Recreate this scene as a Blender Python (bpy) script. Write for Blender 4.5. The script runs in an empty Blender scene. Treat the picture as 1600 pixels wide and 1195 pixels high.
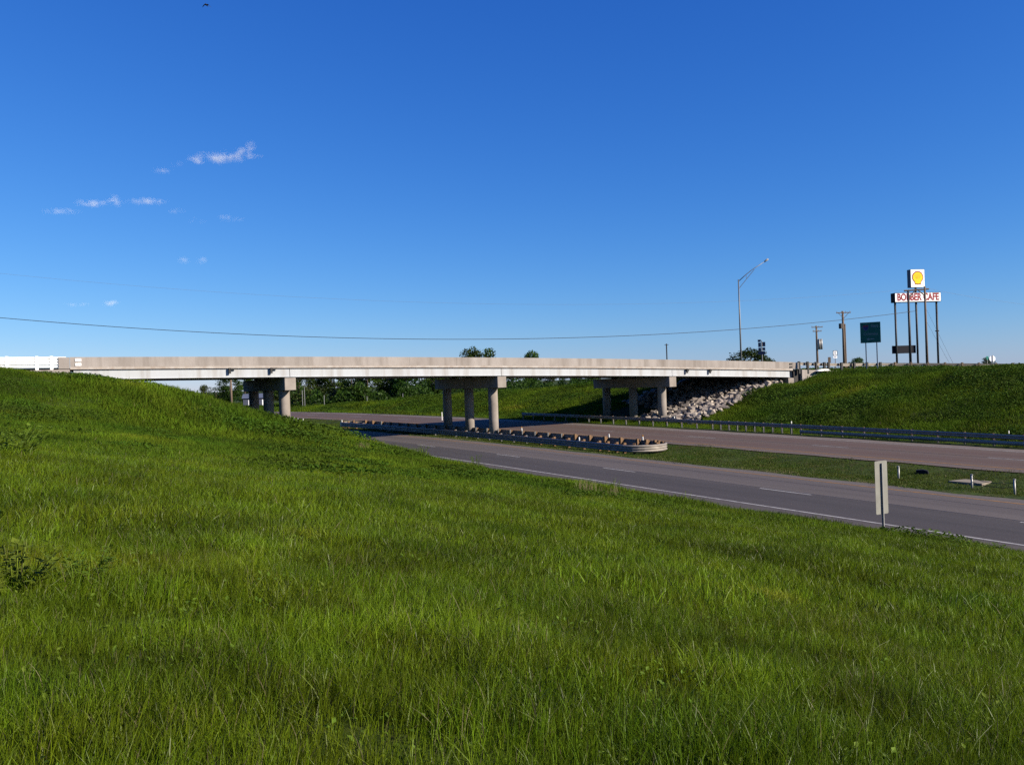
import bpy, bmesh, math, random
import numpy as np
from mathutils import Vector, Matrix, Euler
random.seed(7); rng = np.random.default_rng(7)
scene = bpy.context.scene
COL = scene.collection

# ------------------------------------------------------------------ camera
YAW, ROLL, EYE, FPX = 0.5605, 0.0345, 6.0, 1357.0        # X across the highway, Y along it, Z up
PITCH = math.atan((596 - 597.5) / FPX)
_f = np.array([math.sin(YAW) * math.cos(PITCH), math.cos(YAW) * math.cos(PITCH), math.sin(PITCH)])
_r0 = np.array([math.cos(YAW), -math.sin(YAW), 0.0]); _u0 = np.cross(_r0, _f)
_r = _r0 * math.cos(ROLL) - _u0 * math.sin(ROLL); _u = _u0 * math.cos(ROLL) + _r0 * math.sin(ROLL)
cam = bpy.data.cameras.new('camera'); cam.sensor_width = 36.0; cam.lens = FPX / 1600 * 36.0
cam.clip_start = 0.05; cam.clip_end = 30000
camo = bpy.data.objects.new('camera', cam); COL.objects.link(camo)
M = Matrix.Identity(4)
for i in range(3):
    M[i][0] = _r[i]; M[i][1] = _u[i]; M[i][2] = -_f[i]
M[2][3] = EYE
camo.matrix_world = M
scene.camera = camo

def at(u, v, D):
    """surveyed point: bearing measured on the photograph, distance D in metres along the view axis"""
    d = _f + _r * (u - 800) / FPX - _u * (v - 597.5) / FPX
    return np.array([0, 0, EYE]) + d * D

# ------------------------------------------------------------------ light
SUN = Vector((1.1, -1.6, 1.0)).normalized()
world = bpy.data.worlds.new('World'); scene.world = world; world.use_nodes = True
wn = world.node_tree; wn.nodes.clear()
sky = wn.nodes.new('ShaderNodeTexSky'); sky.sky_type = 'NISHITA'; sky.sun_disc = False
sky.sun_elevation = math.asin(SUN.z); sky.sun_rotation = math.atan2(SUN.x, SUN.y)
sky.altitude = 200; sky.air_density = 1.0; sky.dust_density = 0.05; sky.ozone_density = 3.0
bg = wn.nodes.new('ShaderNodeBackground'); bg.inputs['Strength'].default_value = 0.052
wo = wn.nodes.new('ShaderNodeOutputWorld')
# colour response of the phone camera to the clear sky, the same in every direction
sep = wn.nodes.new('ShaderNodeSeparateColor'); cmb = wn.nodes.new('ShaderNodeCombineColor'); wn.links.new(sky.outputs[0], sep.inputs[0])
for ch, (g_, k_) in enumerate(((1.50, 0.62), (1.07, 0.735), (0.68, 1.06))):
    p_ = wn.nodes.new('ShaderNodeMath'); p_.operation = 'POWER'; p_.inputs[1].default_value = g_; wn.links.new(sep.outputs[ch], p_.inputs[0])
    m_ = wn.nodes.new('ShaderNodeMath'); m_.operation = 'MULTIPLY'; m_.inputs[1].default_value = k_ * 0.11 ** g_ / 0.11; wn.links.new(p_.outputs[0], m_.inputs[0]); wn.links.new(m_.outputs[0], cmb.inputs[ch])
wn.links.new(cmb.outputs[0], bg.inputs[0]); wn.links.new(bg.outputs[0], wo.inputs[0])
sl = bpy.data.lights.new('sun', 'SUN'); sl.energy = 5.0; sl.angle = math.radians(0.53); sl.color = (1.0, 0.90, 0.76)
so = bpy.data.objects.new('sun', sl); COL.objects.link(so); so.rotation_euler = SUN.to_track_quat('Z', 'Y').to_euler()
scene.view_settings.view_transform = 'Standard'; scene.view_settings.look = 'None'
scene.view_settings.exposure = 1.08; scene.view_settings.gamma = 1.0; scene.view_settings.use_curve_mapping = False
scene.render.engine = 'CYCLES'
scene.cycles.max_bounces = 4; scene.cycles.diffuse_bounces = 2; scene.cycles.transmission_bounces = 2; scene.cycles.glossy_bounces = 2
scene.cycles.transparent_max_bounces = 6; scene.cycles.volume_bounces = 1
scene.cycles.use_denoising = False; scene.cycles.use_adaptive_sampling = True; scene.cycles.adaptive_threshold = 0.02; scene.cycles.sample_clamp_indirect = 4.0

# ------------------------------------------------------------------ helpers
ALB = 0.46            # real-world base colours under this exposure
def alb(c): return tuple(x * ALB for x in c)
def tag(o, label=None, cat=None, group=None, kind=None):
    if label: o['label'] = label
    if cat: o['category'] = cat
    if group: o['group'] = group
    if kind: o['kind'] = kind
    return o
def link(o, parent=None):
    COL.objects.link(o)
    if parent is not None: o.parent = parent
    return o
def empty(name, loc, rz=0.0):
    o = bpy.data.objects.new(name, None); o.location = loc; o.rotation_euler = (0, 0, rz); o.empty_display_size = 0.3
    return link(o)
class MB:
    """collects vertices and faces of one mesh"""
    def __init__(s): s.v = []; s.f = []
    def add(s, vs, fs):
        n = len(s.v); s.v += [tuple(map(float, p)) for p in vs]; s.f += [tuple(n + i for i in f) for f in fs]; return s
    def box(s, c, d, rz=0.0, tilt=None):
        c = Vector(c); R = Matrix.Rotation(rz, 3, 'Z')
        if tilt is not None: R = R @ tilt
        vs = [c + R @ Vector((x * d[0] / 2, y * d[1] / 2, z * d[2] / 2)) for z in (-1, 1) for y in (-1, 1) for x in (-1, 1)]
        return s.add(vs, [(0, 2, 3, 1), (4, 5, 7, 6), (0, 1, 5, 4), (2, 6, 7, 3), (0, 4, 6, 2), (1, 3, 7, 5)])
    def tube(s, pts, rad, n=8, cap=True):
        pts = [Vector(p) for p in pts]
        if not hasattr(rad, '__len__'): rad = [rad] * len(pts)
        rings = []
        for i, p in enumerate(pts):
            t = (pts[min(i + 1, len(pts) - 1)] - pts[max(i - 1, 0)]).normalized()
            a = t.cross(Vector((0, 0, 1)) if abs(t.z) < 0.95 else Vector((1, 0, 0))).normalized(); b = t.cross(a)
            rings.append([p + (a * math.cos(2 * math.pi * k / n) + b * math.sin(2 * math.pi * k / n)) * rad[i] for k in range(n)])
        vs = [v for r in rings for v in r]
        fs = [(i * n + k, i * n + (k + 1) % n, (i + 1) * n + (k + 1) % n, (i + 1) * n + k) for i in range(len(pts) - 1) for k in range(n)]
        if cap: fs += [tuple(range(n - 1, -1, -1)), tuple((len(pts) - 1) * n + k for k in range(n))]
        return s.add(vs, fs)
    def prism(s, poly, fn0, fn1):
        """poly of 2D points; fn maps 2D to 3D at each end"""
        n = len(poly); vs = [fn0(p) for p in poly] + [fn1(p) for p in poly]
        return s.add(vs, [(k, (k + 1) % n, n + (k + 1) % n, n + k) for k in range(n)] + [tuple(range(n - 1, -1, -1)), tuple(range(n, 2 * n))])
    def sweep(s, rows, closed=False, caps=False):
        n = len(rows[0]); vs = [p for r in rows for p in r]; fs = []
        for i in range(len(rows) - 1):
            for k in range(n if closed else n - 1):
                fs.append((i * n + k, i * n + (k + 1) % n, (i + 1) * n + (k + 1) % n, (i + 1) * n + k))
        if caps and closed: fs += [tuple(range(n - 1, -1, -1)), tuple((len(rows) - 1) * n + k for k in range(n))]
        return s.add(vs, fs)
    def mesh(s, name, mat, smooth=False):
        me = bpy.data.meshes.new(name); me.from_pydata(s.v, [], s.f)
        for m in (mat if isinstance(mat, (list, tuple)) else [mat]): me.materials.append(m)
        bm = bmesh.new(); bm.from_mesh(me); bmesh.ops.recalc_face_normals(bm, faces=bm.faces); bm.to_mesh(me); bm.free()
        if smooth: me.polygons.foreach_set('use_smooth', [True] * len(me.polygons))
        return me
    def build(s, name, mat, parent=None, smooth=False, loc=None):
        o = bpy.data.objects.new(name, s.mesh(name, mat, smooth))
        if loc is not None: o.location = loc
        return link(o, parent)
def part(name, me, parent, loc=(0, 0, 0), rot=(0, 0, 0), scale=(1, 1, 1)):
    o = bpy.data.objects.new(name, me); o.location = loc; o.rotation_euler = rot; o.scale = scale
    return link(o, parent)

def mat(name, c1, c2=None, scale=1.0, stretch=(1, 1, 1), rough=0.8, metal=0.0, bump=0.0, bscale=None, detail=6, spots=None, coord='Object', trans=0.0, spec=0.3, lo=0.35, hi=0.65, keep=False):
    m = bpy.data.materials.new(name); m.use_nodes = True; nt = m.node_tree; N = nt.nodes; L = nt.links
    b = N['Principled BSDF']; b.inputs['Roughness'].default_value = rough; b.inputs['Metallic'].default_value = metal
    b.inputs['Specular IOR Level'].default_value = spec
    if c2 is None: c2 = tuple(x * 0.8 for x in c1)
    if not keep: c1, c2 = alb(c1), alb(c2)
    if coord == 'World': src = N.new('ShaderNodeNewGeometry').outputs['Position']
    else: src = N.new('ShaderNodeTexCoord').outputs[coord]
    mp = N.new('ShaderNodeMapping'); mp.inputs['Scale'].default_value = stretch; L.new(src, mp.inputs['Vector'])
    nz = N.new('ShaderNodeTexNoise'); nz.inputs['Scale'].default_value = scale; nz.inputs['Detail'].default_value = detail; nz.inputs['Roughness'].default_value = 0.65
    L.new(mp.outputs[0], nz.inputs['Vector'])
    cr = N.new('ShaderNodeValToRGB'); cr.color_ramp.elements[0].color = (*c1, 1); cr.color_ramp.elements[1].color = (*c2, 1)
    cr.color_ramp.elements[0].position = lo; cr.color_ramp.elements[1].position = hi
    L.new(nz.outputs['Fac'], cr.inputs[0]); col = cr.outputs[0]
    if spots:
        sc, sz, amt, st = spots
        mp2 = N.new('ShaderNodeMapping'); mp2.inputs['Scale'].default_value = st; L.new(src, mp2.inputs['Vector'])
        n2 = N.new('ShaderNodeTexNoise'); n2.inputs['Scale'].default_value = sz; n2.inputs['Detail'].default_value = 5; L.new(mp2.outputs[0], n2.inputs['Vector'])
        r2 = N.new('ShaderNodeValToRGB'); r2.color_ramp.elements[0].position = 0.48; r2.color_ramp.elements[1].position = 0.72
        r2.color_ramp.elements[0].color = (0, 0, 0, 1); r2.color_ramp.elements[1].color = (amt, amt, amt, 1); L.new(n2.outputs['Fac'], r2.inputs[0])
        mx = N.new('ShaderNodeMix'); mx.data_type = 'RGBA'; mx.inputs[7].default_value = (*alb(sc), 1); L.new(r2.outputs[0], mx.inputs[0]); L.new(col, mx.inputs[6]); col = mx.outputs[2]
    L.new(col, b.inputs['Base Color'])
    if bump:
        n3 = N.new('ShaderNodeTexNoise'); n3.inputs['Scale'].default_value = bscale or scale * 6; n3.inputs['Detail'].default_value = 5; L.new(src, n3.inputs['Vector'])
        bp = N.new('ShaderNodeBump'); bp.inputs['Strength'].default_value = bump; bp.inputs['Distance'].default_value = 0.03
        L.new(n3.outputs['Fac'], bp.inputs['Height']); L.new(bp.outputs[0], b.inputs['Normal'])
    return m

def leaf_mat(name, c1, c2, c3=None, nscale=0.25, trans=0.35, var=0.5, rough=0.5, spec=0.10):
    """foliage: colour varies with place and from clump to clump; thin leaves let light through"""
    c1, c2, c3 = alb(c1), alb(c2), (alb(c3) if c3 else None)
    m = bpy.data.materials.new(name); m.use_nodes = True; nt = m.node_tree; N = nt.nodes; L = nt.links; N.clear()
    out = N.new('ShaderNodeOutputMaterial'); geo = N.new('ShaderNodeNewGeometry'); oi = N.new('ShaderNodeObjectInfo')
    nz = N.new('ShaderNodeTexNoise'); nz.inputs['Scale'].default_value = nscale; nz.inputs['Detail'].default_value = 2; nz.inputs['Roughness'].default_value = 0.62
    L.new(geo.outputs['Position'], nz.inputs['Vector'])
    cr = N.new('ShaderNodeValToRGB'); cr.color_ramp.elements[0].color = (*c1, 1); cr.color_ramp.elements[1].color = (*c2, 1)
    cr.color_ramp.elements[0].position = 0.34; cr.color_ramp.elements[1].position = 0.66
    if c3: e = cr.color_ramp.elements.new(0.80); e.color = (*c3, 1)
    L.new(nz.outputs['Fac'], cr.inputs[0])
    rnd = geo.outputs['Random Per Island']
    mr = N.new('ShaderNodeMapRange'); mr.inputs['To Min'].default_value = 1 - var; mr.inputs['To Max'].default_value = 1 + var
    ad = N.new('ShaderNodeMath'); ad.operation = 'ADD'; L.new(rnd, ad.inputs[0]); L.new(oi.outputs['Random'], ad.inputs[1])
    md = N.new('ShaderNodeMath'); md.operation = 'MULTIPLY'; md.inputs[1].default_value = 0.5; L.new(ad.outputs[0], md.inputs[0]); L.new(md.outputs[0], mr.inputs['Value'])
    hv = N.new('ShaderNodeHueSaturation'); L.new(cr.outputs[0], hv.inputs['Color']); L.new(mr.outputs[0], hv.inputs['Value'])
    hr = N.new('ShaderNodeMapRange'); hr.inputs['To Min'].default_value = 0.48; hr.inputs['To Max'].default_value = 0.515; L.new(oi.outputs['Random'], hr.inputs['Value']); L.new(hr.outputs[0], hv.inputs['Hue'])
    df = N.new('ShaderNodeBsdfPrincipled'); df.inputs['Roughness'].default_value = rough; df.inputs['Specular IOR Level'].default_value = spec
    tr = N.new('ShaderNodeBsdfTranslucent'); mx = N.new('ShaderNodeMixShader'); mx.inputs[0].default_value = trans
    L.new(hv.outputs[0], df.inputs['Base Color']); L.new(hv.outputs[0], tr.inputs['Color'])
    L.new(df.outputs[0], mx.inputs[1]); L.new(tr.outputs[0], mx.inputs[2]); L.new(mx.outputs[0], out.inputs[0])
    return m

def smooth(a, b, x):
    t = np.clip((x - a) / (b - a), 0, 1); return t * t * (3 - 2 * t)

# ------------------------------------------------------------------ terrain heights
def bend(Y): Y = np.asarray(Y, float); t = np.clip(Y - 45, 0, None); return -np.where(t < 350, 0.00105 * t * t, 0.00105 * (350 ** 2 + 700 * (t - 350)))
def zlong(Y):
    Y = np.asarray(Y, float); t = np.clip(Y - 110, 0, 40)
    return 0.0148 * np.clip(Y, -200, 110) + 0.0148 * (t - t * t / 80)
def zroad(c, Y): return 0.0149 * (np.clip(c, 20, 60) - 30) + zlong(Y)
FX = [-4, 2, 3.9, 7, 9.3, 12.4, 13.8, 17.7, 18.9, 22, 24.8, 27.1, 28.2]
FZ = [8.2, 7.95, 7.62, 7.2, 6.75, 6.1, 5.66, 4.38, 3.9, 2.92, 2.0, 1.35, 0.98]
def wob(X, Y, s, a):
    return a * (np.sin(X * s * 1.3 + 1.7 * np.sin(Y * s * 0.7)) * np.cos(Y * s + 1.1 * np.sin(X * s * 0.9)))
def height(X, Y):
    X = np.asarray(X, float); Y = np.asarray(Y, float)
    c = X - bend(Y); zr = zroad(c, Y)
    # near side: cut slope with the approach fill of the bridge
    t = np.clip(27.2 - c, 0, None)
    rise = np.minimum(4.45 * t / 27.2, 4.45 + 0.05 * np.clip(t - 27.2, 0, 30))
    keep = 1 - smooth(86, 118, Y)
    near = zroad(27.2, Y) + rise * keep + (1 - keep) * np.minimum(0.07 * t, 2.0)
    F = np.interp(X, FX, FZ)
    wf = smooth(49, 67.5, Y) * (1 - smooth(87, 112, Y))
    near = near + (np.maximum(F, near) - near) * wf
    near = near + wob(X, Y, 0.55, 0.07) * np.clip(t / 3, 0, 1) + wob(X + 31, Y, 1.9, 0.03) * np.clip(t / 2, 0, 1)
    # far side
    crest = np.where(Y < 65, 5.86 - 0.024 * (65 - np.clip(Y, 0, 65)), 5.86)
    crest = crest - 0.7 * smooth(78, 93, Y) - 0.0475 * np.clip(Y - 93, 0, 72)
    crest = np.maximum(crest, 1.95)
    base = zroad(56, Y)
    slope = base - 0.12 * smooth(55, 57, c) + 0.25 * np.clip(c - 59.6, 0, None)
    k = 0.5; hh = np.clip(0.5 + 0.5 * (crest - slope) / k, 0, 1)
    far = crest * (1 - hh) + slope * hh - k * hh * (1 - hh)
    far = far + wob(X, Y, 0.5, 0.1) * np.clip((c - 60) / 4, 0, 1)
    far = far - 0.75 * np.exp(-((X - 77.0) / 3.2) ** 2 - ((Y - 63.5) / 3.6) ** 2)
    # median swale
    mt = np.clip(1 - ((c - 40.7) / 3.6) ** 2, 0, 1)
    mid = zr - 0.02 - 0.22 * mt
    h = np.where(c < 27.2, near, np.where(c > 54.6, np.maximum(far, np.where(c < 58, zr - 0.25, far)), mid))
    # trough under the paved strips
    h = np.where((c > 26.9) & (c < 36.9), zr - 0.035, h); h = np.where((c > 44.3) & (c < 54.6), zr - 0.035, h)
    # right approach road bed stays just below its pavement
    return h

# ------------------------------------------------------------------ materials of the ground
def ground_mat():
    m = bpy.data.materials.new('meadow_soil'); m.use_nodes = True; N = m.node_tree.nodes; L = m.node_tree.links; b = N['Principled BSDF']; b.inputs['Roughness'].default_value = 0.95; b.inputs['Specular IOR Level'].default_value = 0.1
    g = N.new('ShaderNodeNewGeometry')
    n1 = N.new('ShaderNodeTexNoise'); n1.inputs['Scale'].default_value = 0.35; n1.inputs['Detail'].default_value = 8; n1.inputs['Roughness'].default_value = 0.7; L.new(g.outputs['Position'], n1.inputs['Vector'])
    r1 = N.new('ShaderNodeValToRGB'); r1.color_ramp.elements[0].position = 0.35; r1.color_ramp.elements[1].position = 0.65
    r1.color_ramp.elements[0].color = (0.013, 0.024, 0.003, 1); r1.color_ramp.elements[1].color = (0.034, 0.052, 0.006, 1); L.new(n1.outputs['Fac'], r1.inputs[0])
    n2 = N.new('ShaderNodeTexNoise'); n2.inputs['Scale'].default_value = 3.0; n2.inputs['Detail'].default_value = 6; L.new(g.outputs['Position'], n2.inputs['Vector'])
    r2 = N.new('ShaderNodeValToRGB'); r2.color_ramp.elements[0].position = 0.55; r2.color_ramp.elements[1].position = 0.75; L.new(n2.outputs['Fac'], r2.inputs[0])
    mx = N.new('ShaderNodeMix'); mx.data_type = 'RGBA'; mx.inputs[7].default_value = (0.050, 0.038, 0.020, 1); L.new(r2.outputs[0], mx.inputs[0]); L.new(r1.outputs[0], mx.inputs[6]); L.new(mx.outputs[2], b.inputs['Base Color'])
    bp = N.new('ShaderNodeBump'); bp.inputs['Strength'].default_value = 0.6; bp.inputs['Distance'].default_value = 0.15; L.new(n2.outputs['Fac'], bp.inputs['Height']); L.new(bp.outputs[0], b.inputs['Normal'])
    return m
M_GROUND = ground_mat()

# ground sheet
def axis(lo, hi, step, flo, fhi):
    core = list(np.arange(lo, hi + 1e-6, step)); a = []; x = lo; d = step
    while x > flo: d *= 1.25; x -= d; a.append(x)
    b = []; x = core[-1]; d = step
    while x < fhi: d *= 1.25; x += d; b.append(x)
    return np.array(a[::-1] + core + b)
gx = axis(-12, 112, 0.8, -6000, 6000); gy = axis(-8, 170, 0.8, -3000, 9000)
GX, GY = np.meshgrid(gx, gy); GZ = height(GX, GY)
nx, ny = len(gx), len(gy)
verts = np.stack([GX.ravel(), GY.ravel(), GZ.ravel()], 1)
ii = (np.arange(ny - 1)[:, None] * nx + np.arange(nx - 1)[None, :]).ravel()
faces = np.stack([ii, ii + 1, ii + nx + 1, ii + nx], 1)
me = bpy.data.meshes.new('ground'); me.from_pydata(verts.tolist(), [], faces.tolist()); me.materials.append(M_GROUND)
me.polygons.foreach_set('use_smooth', [True] * len(me.polygons))
ground = link(bpy.data.objects.new('ground', me)); tag(ground, 'grassy ground with the cut slopes of the highway', 'ground', kind='structure')

# ------------------------------------------------------------------ roads
def road_mat(name, stops, warm):
    """stops: (c across the road, colour); pavement bands keep their own asphalt colour"""
    m = bpy.data.materials.new(name); m.use_nodes = True; N = m.node_tree.nodes; L = m.node_tree.links; b = N['Principled BSDF']; b.inputs['Roughness'].default_value = 0.85; b.inputs['Specular IOR Level'].default_value = 0.25
    a = N.new('ShaderNodeAttribute'); a.attribute_name = 'across'
    g = N.new('ShaderNodeNewGeometry')
    nz = N.new('ShaderNodeTexNoise'); nz.inputs['Scale'].default_value = 0.9; nz.inputs['Detail'].default_value = 6
    mp = N.new('ShaderNodeMapping'); mp.inputs['Scale'].default_value = (2.2, 0.10, 1); L.new(g.outputs['Position'], mp.inputs['Vector']); L.new(mp.outputs[0], nz.inputs['Vector'])
    stops = [(c, alb(k)) for c, k in stops]; c0, c1 = stops[0][0], stops[-1][0]
    jit = N.new('ShaderNodeMath'); jit.operation = 'MULTIPLY_ADD'; jit.inputs[1].default_value = 0.25; L.new(nz.outputs['Fac'], jit.inputs[0]); L.new(a.outputs['Fac'], jit.inputs[2])
    mr = N.new('ShaderNodeMapRange'); mr.inputs['From Min'].default_value = c0; mr.inputs['From Max'].default_value = c1; L.new(jit.outputs[0], mr.inputs['Value'])
    cr = N.new('ShaderNodeValToRGB'); el = cr.color_ramp.elements
    el[0].position = 0; el[0].color = (*stops[0][1], 1); el[1].position = 1; el[1].color = (*stops[-1][1], 1)
    for c, col in stops[1:-1]:
        e = el.new((c - c0) / (c1 - c0)); e.color = (*col, 1)
    L.new(mr.outputs[0], cr.inputs[0])
    n2 = N.new('ShaderNodeTexNoise'); n2.inputs['Scale'].default_value = 14; n2.inputs['Detail'].default_value = 8; n2.inputs['Roughness'].default_value = 0.75; L.new(g.outputs['Position'], n2.inputs['Vector'])
    v = N.new('ShaderNodeMapRange'); v.inputs['From Min'].default_value = 0.3; v.inputs['From Max'].default_value = 0.7; v.inputs['To Min'].default_value = 0.72; v.inputs['To Max'].default_value = 1.28; L.new(n2.outputs['Fac'], v.inputs['Value'])
    v2 = N.new('ShaderNodeMapRange'); v2.inputs['From Min'].default_value = 0.3; v2.inputs['From Max'].default_value = 0.7; v2.inputs['To Min'].default_value = 0.88; v2.inputs['To Max'].default_value = 1.12; L.new(nz.outputs['Fac'], v2.inputs['Value'])
    mm = N.new('ShaderNodeMath'); mm.operation = 'MULTIPLY'; L.new(v.outputs[0], mm.inputs[0]); L.new(v2.outputs[0], mm.inputs[1])
    mu = N.new('ShaderNodeVectorMath'); mu.operation = 'SCALE'; L.new(cr.outputs[0], mu.inputs[0]); L.new(mm.outputs[0], mu.inputs['Scale']); L.new(mu.outputs[0], b.inputs['Base Color'])
    bp = N.new('ShaderNodeBump'); bp.inputs['Strength'].default_value = 0.35; bp.inputs['Distance'].default_value = 0.01; L.new(n2.outputs['Fac'], bp.inputs['Height']); L.new(bp.outputs[0], b.inputs['Normal'])
    return m
dk = (0.088, 0.077, 0.077); md_ = (0.130, 0.111, 0.103); lt = (0.178, 0.150, 0.138)
rd = (0.176, 0.126, 0.103); rl = (0.226, 0.176, 0.150)
M_NEAR = road_mat('grey_asphalt', [(26.9, md_), (28.4, md_), (28.5, (0.098, 0.084, 0.084)), (30.2, dk), (32.3, (0.098, 0.086, 0.085)), (32.45, lt), (34.5, (0.148, 0.125, 0.12)), (36.0, lt), (37.2, (0.20, 0.17, 0.15))], 0)
M_FAR = road_mat('reddish_asphalt', [(44.2, rl), (45.8, rd), (47.6, (0.160, 0.100, 0.078)), (49.4, rd), (51.2, (0.156, 0.098, 0.077)), (53.0, rd), (53.3, rl), (54.8, (0.27, 0.225, 0.205))], 0)
M_WHITE = mat('worn_white_paint', (0.62, 0.60, 0.58), (0.30, 0.27, 0.26), scale=3.0, rough=0.7, coord='World', lo=0.45, hi=0.75)
M_YELLOW = mat('worn_orange_yellow_paint', (0.52, 0.25, 0.045), (0.28, 0.17, 0.08), scale=2.2, rough=0.7, coord='World', lo=0.4, hi=0.75)
def strip(c0, c1, y0, y1, dz, step=2.0, nc=1):
    ys = np.arange(y0, y1 + 1e-6, step); cs = np.linspace(c0, c1, nc + 1)
    rows = [[(c + float(bend(y)), y, float(zroad(c, y)) + dz) for c in cs] for y in ys]
    return rows, [c for _ in ys for c in cs]
def road(name, c0, c1, m, label):
    rows, ac = strip(c0, c1, -120, 420, 0.0, nc=24)
    for i, rw in enumerate(rows):
        for k, sg in ((0, 1), (-1, -1)):
            x_, y_, z_ = rw[k]; rw[k] = (x_ + sg * (0.10 * math.sin(y_ * .9) + .07 * math.sin(y_ * 2.3 + 1) + random.uniform(-.07, .07)), y_, z_)
    mb = MB().sweep(rows)
    o = mb.build(name, m, smooth=True); at_ = o.data.attributes.new('across', 'FLOAT', 'POINT'); at_.data.foreach_set('value', ac)
    return tag(o, label, 'road', kind='structure')
near_road = road('near_road', 27.15, 36.7, M_NEAR, 'grey asphalt carriageway nearest the grassy slope')
far_road = road('far_road', 44.5, 54.35, M_FAR, 'reddish asphalt carriageway beyond the grass median')
def line(name, par, c, w, m, y0, y1):
    rows, _ = strip(c - w / 2, c + w / 2, y0, y1, 0.005, step=1.0); return MB().sweep(rows).build(name, m, par)
line('edge_line', near_road, 28.5, 0.14, M_WHITE, -60, 240); line('edge_line', near_road, 35.82, 0.14, M_YELLOW, -60, 240)
line('edge_line', far_road, 45.77, 0.16, M_YELLOW, -60, 240); line('edge_line', far_road, 53.09, 0.12, M_WHITE, -60, 240)
M_TAR = mat('tar_seal', (0.045, 0.042, 0.045), (0.07, 0.065, 0.066), scale=1.2, rough=0.6, coord='World')
line('tar_seam', near_road, 32.36, 0.07, M_TAR, -60, 240); line('tar_seam', near_road, 34.6, 0.03, M_TAR, -60, 200); line('tar_seam', far_road, 49.6, 0.05, M_TAR, -60, 240)
for k in range(-3, 9):
    y = 65.76 - 12.19 * (4 - k) + 0.0
    line('lane_dash', near_road, 32.16, 0.12, M_WHITE, y - 3.05, y)
    line('lane_dash', far_road, 49.43, 0.11, M_WHITE, y - 3.05 + 10.8, y + 10.8)

# ------------------------------------------------------------------ bridge
M_PARA = mat('weathered_tan_concrete', (0.66, 0.595, 0.545), (0.43, 0.375, 0.335), scale=0.42, stretch=(1, 1, 0.5), rough=0.9, bump=0.25, bscale=9, coord='World', detail=9, lo=0.3, hi=0.7, spots=((0.33, 0.28, 0.24), 1.6, 0.75, (1, 1, 0.10)))
M_RIM = mat('pale_concrete_edge', (0.78, 0.71, 0.64), (0.56, 0.46, 0.38), scale=1.6, rough=0.9, coord='World')
M_GIRD = mat('white_grey_girder', (0.80, 0.84, 0.88), (0.72, 0.74, 0.76), scale=0.6, stretch=(1, 1, 0.4), rough=0.65, coord='World', spots=((0.42, 0.35, 0.28), 1.4, 0.6, (1, 1, 0.10)))
M_CONC = mat('tan_grey_concrete', (0.54, 0.475, 0.42), (0.42, 0.365, 0.32), scale=1.1, rough=0.9, bump=0.2, bscale=12, coord='World', spots=((0.30, 0.25, 0.20), 0.9, 0.5, (1, 1, 0.25)))
M_DECK = mat('deck_asphalt', (0.14, 0.13, 0.125), (0.10, 0.095, 0.09), scale=2, rough=0.9, coord='World')
M_BLACK = mat('black_pipe', (0.03, 0.03, 0.032), (0.02, 0.02, 0.02), rough=0.6)
BP = Vector((40.6, 67.9)); BE = Vector((37.6, -4.1)).normalized(); BN = Vector((-BE.y, BE.x))
def ztop(s): return 8.24 - 0.0262 * s - 0.00018 * s * s
def bpos(s, off, zrel): p = BP + BE * s + BN * off; return Vector((p.x, p.y, ztop(s) + zrel))
bridge = empty('bridge', (BP.x, BP.y, 1.2))
tag(bridge, 'long concrete highway overpass with tan parapet and three column piers', 'bridge')
def bbuild(mb, name, m, parent=None):
    par = parent or bridge
    base = Vector((BP.x, BP.y, 1.2))
    mb.v = [tuple(Vector(v) - base) for v in mb.v]
    return mb.build(name, m, par)
def bsweep(poly, s0, s1, n):
    rows = [[bpos(s0 + (s1 - s0) * i / n, o, z) for (o, z) in poly] for i in range(n + 1)]
    return MB().sweep(rows, closed=True, caps=True)
S0, S1, WID = -34.3, 36.0, 12.6
deck = bbuild(bsweep([(-0.03, -0.74), (-0.03, -0.92), (WID + 0.03, -0.92), (WID + 0.03, -0.74)], S0, S1, 40), 'deck_slab', M_RIM)
bbuild(bsweep([(0.42, -0.735), (WID - 0.42, -0.735), (WID - 0.42, -0.70), (0.42, -0.70)], S0, S1, 40), 'road_surface', M_DECK, deck)
npan = 16
for side in (0, 1):
    for i in range(npan):
        a = S0 + (S1 - S0) * i / npan + 0.003; b = S0 + (S1 - S0) * (i + 1) / npan - 0.003
        if side == 0: poly = [(0.0, -0.736), (0.0, -0.012), (0.02, 0.0), (0.22, 0.0), (0.24, -0.012), (0.30, -0.45), (0.42, -0.66), (0.42, -0.736)]
        else: poly = [(WID - o, z) for (o, z) in [(0.0, -0.736), (0.0, -0.012), (0.02, 0.0), (0.22, 0.0), (0.24, -0.012), (0.30, -0.45), (0.42, -0.66), (0.42, -0.736)]]
        bbuild(bsweep(poly, a, b, 4), 'parapet_panel', M_PARA)
PIER_S = [-18.26, 0.9, 20.0]
ends = [S0 + 0.2] + PIER_S + [S1 - 0.35]
def ibeam(off): return [(off - .2, -1.66), (off + .2, -1.66), (off + .2, -1.62), (off + .1, -1.58), (off + .1, -1.0), (off + .2, -0.97), (off + .2, -0.93), (off - .2, -0.93), (off - .2, -0.97), (off - .14, -1.0), (off - .14, -1.58), (off - .2, -1.62)]
for k in range(4):
    for j in range(5):
        off = 0.26 + j * (WID - 0.52) / 4
        bbuild(bsweep(ibeam(off), ends[k] + 0.02, ends[k + 1] - 0.02, 8), 'girder', M_GIRD)
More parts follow.
